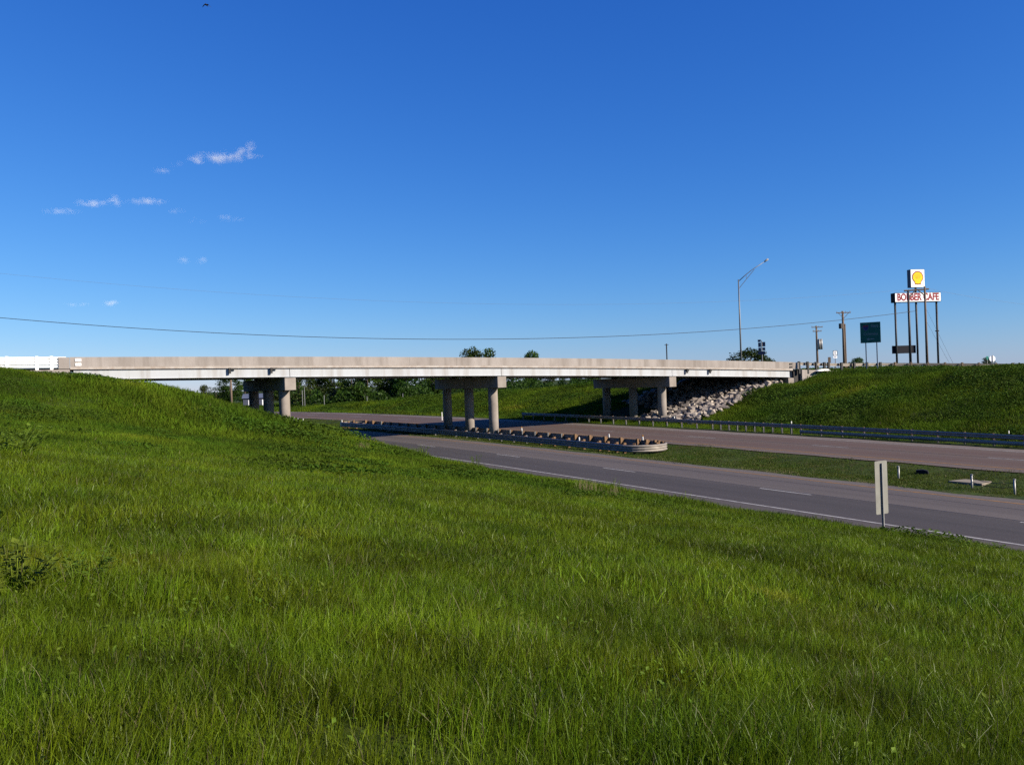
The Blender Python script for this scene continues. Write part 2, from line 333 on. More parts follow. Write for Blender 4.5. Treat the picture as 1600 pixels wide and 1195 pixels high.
for k, s in enumerate(PIER_S):
    c = bpos(s, 0, 0); pier = empty('pier', (0, 0, 0)); pier.parent = bridge
    zt = ztop(s) - 1.70
    rz = 0.0
    base = Vector((BP.x, BP.y, 1.2))
    Lc = 12.6
    ccx, ccy = c.x, c.y
    w = 0.47
    prof = [(-w, 0), (w, 0), (w, -1.05), (-w, -1.05)]
    mb = MB().prism([(-w, -0.03), (w, -0.03), (w, -1.05), (-w, -1.05)], lambda p: Vector((ccx + p[0], ccy + 0.03, zt + p[1])), lambda p: Vector((ccx + p[0], ccy + Lc, zt + p[1])))
    cap = bbuild(mb, 'pier_cap', M_CONC, pier)
    bv = cap.modifiers.new('chamfer', 'BEVEL'); bv.width = 0.03; bv.segments = 1
    for j in range(4):
        gy_ = 0.26 + j * (WID - 0.52) / 4
        mbb = MB().box((ccx, ccy + gy_ + 0.05, zt - 0.0), (0.6, 0.4, 0.06)); bbuild(mbb, 'bearing_pad', M_BLACK, pier)
    for j in range(3):
        yy = ccy + 1.75 + 4.55 * j; g = float(height(ccx, yy))
        n = 24; zz = [g - 0.6, g + 1.6, g + 3.2, zt - 1.04]
        zz = [z for z in zz if z <= zt - 1.04]
        mb = MB().tube([(ccx, yy, z) for z in zz], 0.45, n=28)
        o = bbuild(mb, 'column', M_CONC, pier)
        for p in o.data.polygons:
            if len(p.vertices) == 4: p.use_smooth = True
# abutments and wing walls
for sgn, s in ((-1, S0 - 0.2), (1, S1 - 0.55)):
    a, b = (s, s + 0.9) if sgn > 0 else (s - 0.5, s + 0.5)
    bbuild(bsweep([(0.12, -1.72), (WID - 0.12, -1.72), (WID - 0.12, -4.2), (0.12, -4.2)], a, b, 1), 'abutment_wall', M_CONC)
    a, b = (s + 0.62, s + 0.9) if sgn > 0 else (s - 0.5, s + 0.1)
    bbuild(bsweep([(0.5, -0.95), (WID - 0.5, -0.95), (WID - 0.5, -1.7), (0.5, -1.7)], a, b, 1), 'end_diaphragm', M_CONC)
M_DARKC = mat('dark_concrete', (0.10, 0.09, 0.085), (0.07, 0.065, 0.06), scale=2, rough=0.9, coord='World')  # shade of the joint recess put into the colour; right bolt plates share it
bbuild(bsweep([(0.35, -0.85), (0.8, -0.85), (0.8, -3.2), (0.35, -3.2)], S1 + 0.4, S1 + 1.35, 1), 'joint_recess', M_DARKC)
def wing(s0, s1, z0, z1, zb):
    rows = [[bpos(s, o, z) for o, z in ((0.02, zz), (0.4, zz), (0.4, zb), (0.02, zb))] for s, zz in ((s0, z0), (s1, z1))]
    return MB().sweep(rows, closed=True, caps=True)
bbuild(wing(S1 + 1.35, S1 + 6.6, -0.80, -0.86, -3.4), 'wing_wall', M_PARA)
bbuild(wing(S0 - 0.02, S0 - 6.5, -0.90, -1.0, -3.2), 'wing_wall', M_PARA)
bbuild(bsweep([(0.0, -0.74), (0.0, -0.03), (0.25, -0.03), (0.3, -0.74)], S1 + 0.02, S1 + 0.9, 1), 'parapet_end', M_PARA)
bbuild(bsweep([(0.0, -0.86), (0.0, -0.02), (0.25, -0.02), (0.3, -0.86)], S0 - 0.75, S0 - 0.02, 1), 'parapet_end', M_PARA)
for s in (-23.0, -19.76, 21.75, 24.68):          # drain pipes on the girder face
    mb = MB().box(bpos(s, -0.06, -1.12), (0.16, 0.12, 0.46)); mb.box(bpos(s + 0.26, -0.07, -0.97), (0.42, 0.10, 0.13))
    bbuild(mb, 'drain_pipe', M_BLACK)
M_PLATE = mat('bolt_plate_white', (0.75, 0.75, 0.74), (0.6, 0.6, 0.6), rough=0.5, keep=True)
for s, m in ((S0 + 0.55, M_PLATE), (S1 - 0.25, M_DARKC)):
    for z in (-0.22, -0.55):
        mb = MB().box(bpos(s, -0.012, z), (0.42, 0.02, 0.2)); bbuild(mb, 'bolt_plate', m)

# ------------------------------------------------------------------ approach roads on the fills
def bez(pts, n):
    """Catmull-Rom through points"""
    P = [Vector(p) for p in pts]; P = [P[0] * 2 - P[1]] + P + [P[-1] * 2 - P[-2]]; out = []
    for i in range(1, len(P) - 2):
        for k in range(n):
            t = k / n; a, b, c, d = P[i - 1:i + 3]
            out.append(0.5 * ((2 * b) + (c - a) * t + (2 * a - 5 * b + 4 * c - d) * t * t + (3 * b - a - 3 * c + d) * t ** 3))
    return out + [P[-2]]
def resample(pts, d):
    out = [pts[0].copy()]; acc = 0
    for a, b in zip(pts, pts[1:]):
        L = (b - a).length
        while acc + L >= d:
            t = (d - acc) / L; a = a + (b - a) * t; out.append(a.copy()); L = (b - a).length; acc = 0
        acc += L
    return out
RAILR = bez([bpos(S1 + 1.0, 0.3, -0.78), bpos(S1 + 7, 0.3, -0.78), (90.5, 62.0, 5.86), (97, 57.6, 5.55), (103, 53.4, 5.25), (110, 47.5, 5.1), (118, 39, 5.0)], 12)
def side_strip(path, o0, o1, dz):
    rows = []
    for i, p in enumerate(path):
        t = (path[min(i + 1, len(path) - 1)] - path[max(i - 1, 0)]); t.z = 0; t.normalize(); nn = Vector((-t.y, t.x, 0))
        rows.append([p + nn * o0 + Vector((0, 0, dz)), p + nn * o1 + Vector((0, 0, dz))])
    return MB().sweep(rows)
ar = side_strip(RAILR, 0.3, 12.0, 0.0).build('approach_road', M_DECK); tag(ar, 'overpass road curving away past the guardrail on the embankment', 'road', kind='structure')
LEFT = [bpos(S0 - 0.02 - i * 3.0, 6.3, -0.80) for i in range(0, 34)]
al = side_strip(LEFT, -6.0, 6.0, 0.0).build('approach_road', M_DECK); tag(al, 'overpass road leading off behind the white guardrail', 'road', kind='structure')

# ------------------------------------------------------------------ guardrails
M_GALV = mat('galvanised_steel', (0.54, 0.48, 0.41), (0.42, 0.37, 0.315), scale=2.5, rough=0.5, metal=0.25, coord='World')
M_GALVW = mat('sunlit_galvanised_steel', (0.80, 0.80, 0.78), (0.70, 0.70, 0.69), scale=2.5, rough=0.5, metal=0.1, coord='World', keep=True)  # sun glare on the left rail put into a lighter steel colour
M_POST = mat('steel_post', (0.30, 0.30, 0.29), (0.22, 0.22, 0.22), scale=4, rough=0.55, metal=0.3)
M_WOOD = mat('treated_brown_timber', (0.33, 0.19, 0.095), (0.22, 0.125, 0.06), scale=5, stretch=(3, 3, 0.4), rough=0.85)
M_WOODP = mat('pale_timber', (0.40, 0.30, 0.20), (0.28, 0.20, 0.13), scale=5, stretch=(3, 3, 0.4), rough=0.85)
def wprof(nw, hgt, dep):
    """corrugated section: out from the post, up"""
    pts = []; n = nw * 8
    for i in range(n + 1):
        t = i / n; pts.append((dep * 0.5 * (1 - math.cos(2 * math.pi * nw * t)), hgt * t))
    return pts
def rail_mesh(path, side, prof, top, hgt, m, name, parent, closed=False, th=0.004):
    rows = []; n = len(path)
    for i, p in enumerate(path):
        a = path[(i - 1) % n] if closed else path[max(i - 1, 0)]; b = path[(i + 1) % n] if closed else path[min(i + 1, n - 1)]
        t = (b - a); t.z = 0; t.normalize(); nn = Vector((t.y, -t.x, 0)) * side
        outer = [p + nn * (o) + Vector((0, 0, top - hgt + z)) for o, z in prof]
        inner = [p + nn * (o - th) + Vector((0, 0, top - hgt + z)) for o, z in reversed(prof)]
        rows.append(outer + inner)
    if closed: rows.append(rows[0])
    return MB().sweep(rows, closed=True).build(name, m, parent, smooth=True)
def ground_path(pts2, step):
    P = resample([Vector((x, y, 0)) for x, y in pts2], step)
    for p in P: p.z = float(height(p.x, p.y))
    return P
def rz_of(path, i):
    t = path[min(i + 1, len(path) - 1)] - path[max(i - 1, 0)]; return math.atan2(t.y, t.x)
def post_mesh(name, sx, sy, h, m, h0=-0.4): return MB().box((0, 0, (h + h0) / 2), (sx, sy, h - h0)).mesh(name, m)
ME_SPOST = post_mesh('post', 0.10, 0.15, 0.80, M_POST); ME_WPOST = post_mesh('post', 0.18, 0.20, 0.86, M_WOOD)
ME_SPOSTI = MB().box((0, 0.07, .2), (.1, .008, 1.2)).box((0, -.07, .2), (.1, .008, 1.2)).box((0, 0, .2), (.008, .13, 1.2)).mesh('post', M_POST)
ME_BLOCK = MB().box((0, 0, 0), (0.15, 0.2, 0.36)).mesh('offset_block', M_WOOD)
M_DELW = mat('white_reflector_plastic', (0.52, 0.52, 0.50), (0.45, 0.45, 0.43), rough=0.4, keep=True)
M_DELY = mat('amber_reflector', (0.75, 0.36, 0.03), (0.7, 0.3, 0.02), rough=0.4)

# far shoulder guardrail: plain beam near the bridge, a second lower beam further towards the camera side
fy_ = np.arange(84, -18, -0.5); fpath = [(55.55 + float(bend(y)), y) for y in fy_]
FP = ground_path(fpath, 0.95)
for p in FP: p.z = float(zroad(55.5, p.y)) - 0.02
fr = empty('guardrail', FP[0]); tag(fr, 'long dark steel guardrail along the far shoulder below the embankment', 'guardrail')
def rel(o, e_):
    o.location = o.location - e_.location if o.location.length else -e_.location
    return o
def put(o, root):   # geometry was written in world coordinates; shift it under its root
    o.location = Vector(o.location) - root.location; return o
put(rail_mesh(FP, 1, wprof(2, 0.31, 0.08), 0.78, 0.31, M_GALV, 'beam', fr), fr)
i0 = min(range(len(FP)), key=lambda i: abs(FP[i].y - 46.3))
put(rail_mesh(FP[i0:], 1, wprof(1, 0.26, 0.05), 0.36, 0.26, M_GALV, 'rub_rail', fr), fr)
for i, p in enumerate(FP):
    step = 2 if p.y > 56 else (1 if p.y > 46.3 else 2)
    if i % step: continue
    part('post', ME_SPOSTI, fr, Vector(p) + Vector((0.16, 0, 0)) - fr.location, (0, 0, rz_of(FP, i)))
    if p.y <= 46.3 or i % 2 == 0: part('offset_block', ME_BLOCK, fr, Vector(p) + Vector((0.07, 0, 0.62)) - fr.location, (0, 0, rz_of(FP, i) ), (0.7, 0.55, 1))
ME_DEL = MB().box((0, 0, 0.0), (0.08, 0.03, 0.18)).mesh('reflector', M_DELW)
for y in (60.3, 46.6, 30.0):
    p = min(FP, key=lambda p: abs(p.y - y)); part('reflector', ME_DEL, fr, Vector(p) + Vector((0.18, 0, 0.92)) - fr.location)

# median bullnose: closed three-corrugation loop round the middle pier
def loop_pts():
    P = []
    yn, yf, c, wn_, wf_ = 47.6, 95.5, 40.75, 1.75, 1.55
    for k in range(0, 13):
        a = math.pi * k / 12; P.append((c + wn_ * math.cos(a), yn - 1.45 * math.sin(a)))
    for y in np.arange(yn + 1, yf, 1.0): P.append((c - wn_ + (wn_ - wf_) * (y - yn) / (yf - yn), y))
    for k in range(0, 9):
        a = math.pi - math.pi * k / 8; P.append((c + wf_ * math.cos(a), yf + 1.3 * math.sin(a)))
    for y in np.arange(yf - 1, yn, -1.0): P.append((c + wn_ - (wn_ - wf_) * (y - yn) / (yf - yn), y))
    return P
LP = []
for x, y in loop_pts():
    X = x + float(bend(y)); LP.append(Vector((X, y, float(height(X, y)))))
zs = [float(zroad(40.7, p.y)) - 0.38 for p in LP]
for p, z in zip(LP, zs): p.z = z
mg = empty('median_guardrail', (40.7, 70, zs[0])); tag(mg, 'closed loop of ribbed steel guardrail round the middle pier with rounded nose', 'guardrail')
put(rail_mesh(LP, -1, wprof(3, 0.52, 0.085), 0.80, 0.52, M_GALV, 'beam', mg, closed=True), mg)
acc = 0.0; prev = LP[-1]; LL = LP + [LP[0]]
def loop_at(d):
    for a, b in zip(LL, LL[1:]):
        L = (b - a).length
        if d <= L: return a + (b - a) * (d / L), math.atan2((b - a).y, (b - a).x), (b - a).normalized()
        d -= L
    return LL[-1], 0, Vector((1, 0, 0))
tot = sum((b - a).length for a, b in zip(LL, LL[1:])); d = 0.2
while d < tot:
    p, a, t = loop_at(d); inn = Vector((t.y, -t.x, 0)) ; inn = inn * 1.0
    # inward side of the loop
    cen = Vector((40.75 + float(bend(p.y)), min(max(p.y, 48.5), 94.5), p.z)); dirn = (cen - p); dirn.z = 0; dirn.normalize()
    wood = p.y < 58.5 or p.y > 92
    q_ = p + dirn * (0.30 if wood else 0.24)
    part('post', ME_WPOST if wood else ME_SPOST, mg, q_ - mg.location, (0, 0, a), (1, 1, 1.06))
    part('offset_block', ME_BLOCK, mg, p + dirn * 0.12 + Vector((0, 0, 0.60)) - mg.location, (0, 0, a), (1, 0.9, 1.2))
    d += 1.0 if (p.y < 50.5) else 1.9
ME_BEAC = MB().tube([(0, 0, 0), (0, 0, 0.2), (0, 0, 0.3)], [0.07, 0.07, 0.05], n=10).mesh('reflector', M_DELW)
ME_BEACY = MB().tube([(0, 0, 0.3), (0, 0, 0.42)], [0.06, 0.05], n=10).mesh('reflector_cap', M_DELY)
for (x, y, yellow) in ((42.45, 49.6, 1), (42.5, 53.6, 0), (39.15, 53.0, 0), (42.4, 65.5, 1), (39.1, 95.2, 0)):
    X = x + float(bend(y)); z = float(zroad(40.7, y)) - 0.38 + 0.80
    o = part('reflector', ME_BEAC, mg, Vector((X, y, z)) - mg.location, scale=(.9, .9, .9))
    if yellow: part('reflector_cap', ME_BEACY, o)

# left approach guardrail (bright) and right approach guardrail
LPATH = [bpos(S0 - 0.25 - 0.95 * i, 0.12, -0.82) for i in range(0, 30)]
lg = empty('guardrail', LPATH[0]); tag(lg, 'bright white steel guardrail leaving the end of the bridge on the grassy rise', 'guardrail')
put(rail_mesh(LPATH, -1, wprof(3, 0.60, 0.08), 0.84, 0.60, M_GALVW, 'beam', lg), lg)
put(rail_mesh(LPATH[:16], -1, wprof(1, 0.18, 0.05), 0.215, 0.18, M_GALVW, 'rub_rail', lg), lg)
ME_LPOST = MB().box((0, 0, 0.25), (0.2, 0.16, 1.3)).mesh('post', M_GALVW)
for i, p in enumerate(LPATH):
    if i in (1, 2, 4, 5) or (i > 6 and i % 2 == 1): part('post', ME_LPOST, lg, p + Vector((0, 0.02, 0)) - lg.location, (0, 0, rz_of(LPATH, i)))
RP = resample(RAILR, 0.635)
rg = empty('guardrail', RP[0]); tag(rg, 'guardrail on dark and timber posts curving along the top of the embankment', 'guardrail')
put(rail_mesh(RP, -1, wprof(2, 0.31, 0.08), 0.78, 0.31, M_GALV, 'beam', rg), rg)
ME_DPOST = MB().box((0, 0, 0.2), (0.24, 0.2, 1.35)).mesh('post', M_BLACK); ME_PPOST = MB().box((0, 0, 0.2), (0.2, 0.22, 1.35)).mesh('post', M_WOODP)
for i, p in enumerate(RP):
    if (i < 7 and i % 2 == 0) or (i >= 7 and i % 3 == 1):
        t = RP[min(i + 1, len(RP) - 1)] - RP[max(i - 1, 0)]; t.normalize(); nn = Vector((t.y, -t.x, 0))
        q_ = p + nn * 0.22; part('post', ME_DPOST if i < 20 else ME_PPOST, rg, q_ - rg.location, (0, 0, math.atan2(t.y, t.x)))
# concrete drain inlet beside the rail
mb = MB(); z0 = float(bpos(S1 + 4.6, 0, 0).z) - 0.9
mb.prism([(-1.1, 0), (1.1, 0), (0.6, 0.2), (-0.5, 0.22)], lambda p: (82.0 - 1 + p[0] - 0.6, 63.0, z0 + p[1]), lambda p: (82.0 - 1 + p[0] - 0.6, 63.34, z0 + p[1]))
o = mb.build('drain_flume', mat('white_concrete', (0.78, 0.76, 0.72), (0.68, 0.66, 0.62), rough=0.8, keep=True)); tag(o, 'small white concrete flume on the wing wall under the dark rail posts', 'drain')

# ------------------------------------------------------------------ riprap under the right end span
M_ROCK = []
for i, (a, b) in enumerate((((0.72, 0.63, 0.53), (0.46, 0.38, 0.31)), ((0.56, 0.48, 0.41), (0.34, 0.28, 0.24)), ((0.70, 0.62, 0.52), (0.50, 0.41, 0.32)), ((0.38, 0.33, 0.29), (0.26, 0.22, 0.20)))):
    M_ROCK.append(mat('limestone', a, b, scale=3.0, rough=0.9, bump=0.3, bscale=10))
def rock_mesh(k):
    bm = bmesh.new(); r = random.Random(100 + k)
    for _ in range(13):
        v = Vector((r.gauss(0, 1), r.gauss(0, 1), r.gauss(0, 1))).normalized(); v *= r.uniform(0.8, 1.0)
        bm.verts.new((v.x * 0.64, v.y * 0.46, v.z * 0.36))
    res = bmesh.ops.convex_hull(bm, input=bm.verts); bmesh.ops.delete(bm, geom=[g for g in res['geom_interior'] if isinstance(g, bmesh.types.BMVert)], context='VERTS')
    bm.normal_update(); me = bpy.data.meshes.new('rock'); bm.to_mesh(me); bm.free(); me.materials.append(M_ROCK[k % 4]); return me
ROCKS = [rock_mesh(k) for k in range(16)]
rip = empty('riprap', (66, 66, 2.0)); tag(rip, 'slope of loose pale limestone boulders spilling from under the bridge end', 'riprap')
def bridge_off(x, y): return (Vector((x, y)) - BP).dot(BN)
spots = []
for _ in range(9000):
    x = random.uniform(59.2, 75.2); y = random.uniform(59, 84); o_ = bridge_off(x, y)
    f0 = -3.4 + 3.6 * (x - 61.5) / 13.5
    if o_ < f0 + random.uniform(-0.3, 0.3) or o_ > WID + 1 or (o_ > 4.5 and x < 62.5 + .25 * (o_ - 4.5)): continue
    if any(((x - px) ** 2 + (y - py) ** 2) < (0.36 if o_ < 7 else 0.55) ** 2 for px, py, _ in spots): continue
    if min(math.hypot(x - bpos(20.0, 0, 0).x, y - (bpos(20.0, 0, 0).y + 1.75 + 4.55 * j)) for j in range(3)) < 0.75: continue
    spots.append((x, y, o_))
spots.sort(key=lambda s: s[2])
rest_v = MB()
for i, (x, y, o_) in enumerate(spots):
    k = random.randrange(16); sc = random.choice((0.45, 0.55, 0.7, 0.8, 0.95, 1.2)) * 0.92
    z = float(height(x, y)) + random.uniform(0.0, 0.25) + 0.12
    eul = Euler((random.uniform(-.6, .6), random.uniform(-.6, .6), random.uniform(0, 6.28)))
    if i < 300: part('rock', ROCKS[k], rip, (x - 66, y - 66, z - 2.0), eul, (sc, sc, sc * random.uniform(.8, 1.15)))
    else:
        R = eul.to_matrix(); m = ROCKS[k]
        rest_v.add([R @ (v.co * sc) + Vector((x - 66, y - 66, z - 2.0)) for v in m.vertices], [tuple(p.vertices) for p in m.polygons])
tag(rest_v.build('rubble', M_ROCK[3], rip), kind='stuff')  # darkest stone colour paints in the shade under the deck

# ------------------------------------------------------------------ lettering
def text_mb(txt, size, bold=0.0, sx=1.0):
    cu = bpy.data.curves.new('lettering', 'FONT'); cu.body = txt; cu.size = size; cu.align_x = 'CENTER'; cu.align_y = 'CENTER'; cu.offset = bold; cu.extrude = 0.01; cu.resolution_u = 4
    o = bpy.data.objects.new('lettering', cu); COL.objects.link(o)
    me = bpy.data.meshes.new_from_object(o.evaluated_get(bpy.context.evaluated_depsgraph_get())); bpy.data.objects.remove(o)
    mb = MB(); mb.v = [(v.co.x * sx, v.co.y, v.co.z) for v in me.vertices]; mb.f = [tuple(p.vertices) for p in me.polygons]; return mb
def on_face(mb, ox, oz, dep):    # text lies in XY: stand it up on a panel whose front looks to -Y
    mb.v = [(x + ox, -dep - z, y + oz) for (x, y, z) in mb.v]; return mb
def face_rz(nx_, ny_): return math.atan2(nx_, -ny_)      # turn the local -Y front towards (nx, ny)

M_SIGNW = mat('white_sign_face', (0.86, 0.86, 0.86), (0.82, 0.82, 0.82), rough=0.4, keep=True)
M_SIGNR = mat('red_sign_paint', (0.52, 0.02, 0.03), (0.45, 0.02, 0.03), rough=0.4)
M_SIGNY = mat('yellow_sign_plastic', (0.80, 0.56, 0.0), (0.76, 0.52, 0.0), rough=0.4, keep=True)
M_DKBLUE = mat('dark_blue_grey_cabinet', (0.10, 0.12, 0.20), (0.08, 0.10, 0.17), rough=0.5)
M_BLKMET = mat('black_steel', (0.018, 0.020, 0.030), (0.024, 0.024, 0.034), rough=0.75, spec=0.12)
M_DKPOLE = mat('dark_weathered_steel', (0.075, 0.075, 0.08), (0.05, 0.05, 0.055), scale=3, rough=0.55, metal=0.2)
M_ALU = mat('dull_aluminium', (0.52, 0.52, 0.50), (0.44, 0.44, 0.43), scale=3, rough=0.5, metal=0.4)
M_GREEN = mat('green_sign_sheet', (0.0, 0.20, 0.13), (0.0, 0.17, 0.11), rough=0.45)
M_FADED = mat('faded_reflective_white', (0.40, 0.48, 0.46), (0.34, 0.42, 0.40), rough=0.5)
M_BLUE = mat('blue_shield', (0.02, 0.04, 0.22), (0.02, 0.04, 0.2), rough=0.45)
M_POLEW = mat('weathered_pole_wood', (0.30, 0.22, 0.16), (0.20, 0.145, 0.105), scale=4, stretch=(4, 4, 0.3), rough=0.9)
def gz(p): return float(height(p[0], p[1]))

# tall roadside sign on three poles
D = 150.0
pc = at(1431, 465, D); toc = Vector((-pc[0], -pc[1])).normalized()
a37 = math.radians(34); nrm_ = Vector((toc.x * math.cos(a37) - toc.y * math.sin(a37), toc.x * math.sin(a37) + toc.y * math.cos(a37)))
rzs = face_rz(nrm_.x, nrm_.y); gsign = min(gz(pc), 5.6)
cafe = empty('cafe_sign', (pc[0], pc[1], gsign), rzs); tag(cafe, 'long white BOBBER CAFE box sign on tall dark poles with shell sign above', 'sign')
zc = pc[2] - gsign; Wc, Hc, Dc = 8.7, 1.62, 1.15
box = MB().box((0, 0, zc), (Wc, Dc, Hc)).build('sign_cabinet', M_BLKMET, cafe)
MB().box((0, -Dc / 2 - 0.02, zc), (Wc - 0.16, 0.05, Hc - 0.16)).build('sign_face', M_SIGNW, box)
on_face(text_mb('BOBBER CAFE', 1.66, 0.062, 0.76), 0.0, zc, Dc / 2 + 0.05).build('lettering', M_SIGNR, box)
for x in (-3.95, 0.0, 3.85):
    MB().tube([(x, 0, -0.5), (x, 0, zc - Hc / 2 if x else zc + Hc / 2 + 1.0)], 0.17, n=12).build('pole', M_DKPOLE, cafe, smooth=True)
zb = at(1412, 546, D)[2] - gsign
MB().box((-2.35, 0.35, zb), (4.3, 0.3, 1.35)).build('blank_panel', M_BLKMET, cafe)
MB().box((3.6, -0.3, at(1461, 517, D)[2] - gsign), (0.5, 0.35, 0.18)).build('lamp_box', M_BLKMET, cafe)
zsh = at(1431, 435.5, D)[2] - gsign; Ws, Hs, Ds = 2.62, 3.1, 0.95
sh = MB().box((0.12, 0, zsh), (Ws, Ds, Hs)).build('shell_cabinet', M_DKBLUE, cafe)
MB().box((0.12, -Ds / 2 - 0.02, zsh), (Ws - 0.08, 0.05, Hs - 0.08)).build('shell_face', M_SIGNW, sh)
def scallop(sc):
    pts = []
    for i in range(0, 49):                       # fan from lower right over the top to lower left
        a = math.radians(-28 + 236 * i / 48); r = 1.0 + 0.035 * abs(math.sin(math.radians(236 * i / 48 * 1.0) * 3.5))
        pts.append((math.cos(a) * r * 0.98, math.sin(a) * r * 0.98 + 0.18))
    pts += [(-0.60, -0.62), (-0.56, -0.98), (-0.15, -1.02), (0.0, -1.06), (0.15, -1.02), (0.56, -0.98), (0.60, -0.62)]
    return [(x * sc, y * sc) for x, y in pts]
for nm, sc, dd, mm_ in (('emblem_outline', 1.06, 0.05, M_SIGNR), ('emblem', 0.90, 0.08, M_SIGNY)):
    MB().prism(scallop(sc), lambda p: (0.12 + p[0], -Ds / 2 - 0.03, zsh + p[1]), lambda p: (0.12 + p[0], -Ds / 2 - dd, zsh + p[1])).build(nm, mm_, sh)
mb = MB()
for a in (-54, -36, -18, 0, 18, 36, 54):
    a = math.radians(a); x0, z0_ = math.sin(a) * 0.30, math.cos(a) * 0.30 - 0.35; x1, z1_ = math.sin(a) * 0.80, math.cos(a) * 0.80 + 0.10
    p0 = Vector((0.12 + x0, -Ds / 2 - 0.087, zsh + z0_)); p1 = Vector((0.12 + x1, -Ds / 2 - 0.087, zsh + z1_)); dv = (p1 - p0).normalized(); pv = Vector((dv.z, 0, -dv.x)) * 0.014
    mb.add([p0 - pv * .5, p0 + pv * .5, p1 + pv, p1 - pv], [(0, 1, 2, 3)])
mb.build('emblem_ribs', M_SIGNR, sh)

# two-pole utility frame standing in front of the cafe sign
D2 = 112.0
pl, pr = at(1423, 574, D2), at(1449, 574, D2); tl, tr = at(1421, 453, D2), at(1446, 450, D2)
fr2 = empty('twin_utility_pole', (pl[0], pl[1], gz(pl))); tag(fr2, 'two utility poles joined by a top crossbeam in front of the white cafe sign', 'utility pole')
b0 = fr2.location
def lv(p): return Vector(p) - b0
h1, h2 = float(tl[2]), float(tr[2])
pl3 = Vector((pl[0], pl[1], gz(pl) - .5)); pr3 = Vector((pr[0], pr[1], gz(pr) - .5))
MB().tube([lv(pl3), lv((pl[0], pl[1], h1))], [0.17, 0.13], n=10).build('pole', M_DKPOLE, fr2, smooth=True)
MB().tube([lv(pr3), lv((pr[0], pr[1], h2 + .2))], [0.17, 0.12], n=10).build('pole', M_POLEW, fr2, smooth=True)
dv = (Vector((pr[0], pr[1], 0)) - Vector((pl[0], pl[1], 0))).normalized()
c0 = Vector((pl[0], pl[1], h1 - 0.1)) - dv * 0.5; c1 = Vector((pr[0], pr[1], h2 - 0.15)) + dv * 0.5
MB().tube([lv(c0), lv(c1)], 0.11, n=6).build('crossbeam', M_POLEW, fr2)
mid_ = (c0 + c1) / 2
for e_ in (Vector((pl[0], pl[1], h1 - 1.1)), Vector((pr[0], pr[1], h2 - 1.0))):
    MB().tube([lv(e_), lv(e_ + (mid_ - e_) * 0.75 + Vector((0, 0, 0.1)))], 0.07, n=6).build('brace', M_POLEW, fr2)
PEND = Vector((pl[0] + dv.x * 0.8, pl[1] + dv.y * 0.8, float(at(1432, 486, D2)[2])))
# guy wires
M_WIRE = mat('dark_cable', (0.045, 0.05, 0.06), (0.04, 0.045, 0.05), rough=0.6)
for u0, v0, u1, v1 in ((1449, 500, 1487, 570), (1449, 480, 1492, 566)):
    a_ = Vector((pr[0], pr[1], float(at(1448, v0, D2)[2]))); b_ = Vector(at(u1, v1, D2)); b_.z = gz(b_)
    MB().tube([lv(a_), lv(b_)], 0.012, n=4).build('guy_wire', M_WIRE, fr2)

# utility poles
def upole(u, vt, vb, D, label, arm, kind):
    b = at(u, vb, D); t = at(u - (vb - vt) * 0.0, vt, D); z = gz(b); H = float(t[2]) - z
    r = empty('utility_pole', (b[0], b[1], z)); tag(r, label, 'utility pole', 'utility poles beyond the embankment')
    MB().tube([(0, 0, -.6), (0, 0, H * .5), (0, 0, H)], [0.21, 0.18, 0.14], n=10).build('pole', M_POLEW, r, smooth=True)
    rz = YAW_C = -YAW
    cx = Vector((math.cos(rz), math.sin(rz), 0))
    for (zz, ww, off) in arm:
        MB().box((0, -0.15, H - zz), (ww, 0.12, 0.13), rz).build('cross_arm', M_POLEW, r)
        for s_ in (-.46, -.15, .15, .46):
            p = cx * (s_ * ww) + Vector((0, -0.15, H - zz + .06)); MB().tube([p, p + Vector((0, 0, 0.2))], [0.05, 0.035], n=6).build('insulator', M_ALU, r)
    return r, H, cx
r, H, cx = upole(1319.5, 486, 573, 128, 'tallest brown utility pole left of the green sign with grey equipment box', [(0.25, 2.1, 0)], 0)
for s_ in (-1, 1): MB().tube([cx * (s_ * 0.75) + Vector((0, -.15, H - .3)), Vector((0, -.15, H - 1.1))], 0.035, n=5).build('brace', M_POLEW, r)
MB().box(cx * -0.42 + Vector((0, -.1, H - 2.2)), (0.42, 0.4, 0.75)).build('equipment_box', M_DKPOLE, r)
MB().tube([cx * 0.28 + Vector((0, 0, -.4)), cx * 0.25 + Vector((0, 0, H - 1.9))], 0.11, n=8).build('riser_pipe', M_POLEW, r)
r, H, cx = upole(1277.5, 509, 570, 150, 'shorter utility pole with transformer cans beside the bridge end', [(0.25, 1.9, 0), (0.95, 1.5, 0)], 0)
for s_ in (0.25, 0.6): MB().tube([cx * s_ + Vector((0, -.2, H - 4.1)), cx * s_ + Vector((0, -.2, H - 2.3))], 0.2, n=10).build('transformer', M_ALU, r, smooth=True)
q0 = at(1042, 558, 190); r = empty('utility_pole', (q0[0], q0[1], gz(q0))); tag(r, 'thin distant pole rising behind the bridge parapet', 'utility pole', 'utility poles beyond the embankment')
Hq = float(at(1041, 537, 190)[2]) - gz(q0); MB().tube([(0, 0, -.5), (0, 0, Hq)], 0.13, n=8).build('pole', M_DKPOLE, r); MB().box((0, 0, Hq - .25), (0.9, .1, .1), -YAW).build('cross_arm', M_DKPOLE, r)
# pole under the left span and off-frame pole that carries the left end of the cables
q1 = at(362, 636, 165); r = empty('utility_pole', (q1[0], q1[1], gz(q1))); tag(r, 'grey timber pole seen under the first span left of the pier', 'utility pole', 'utility poles beyond the embankment')
MB().tube([(0, 0, -.5), (0, 0, 8.5)], [0.24, 0.17], n=10).build('pole', M_POLEW, r, smooth=True)
MB().box((0, 0, 8.1), (1.9, .12, .13), -YAW).build('cross_arm', M_POLEW, r)
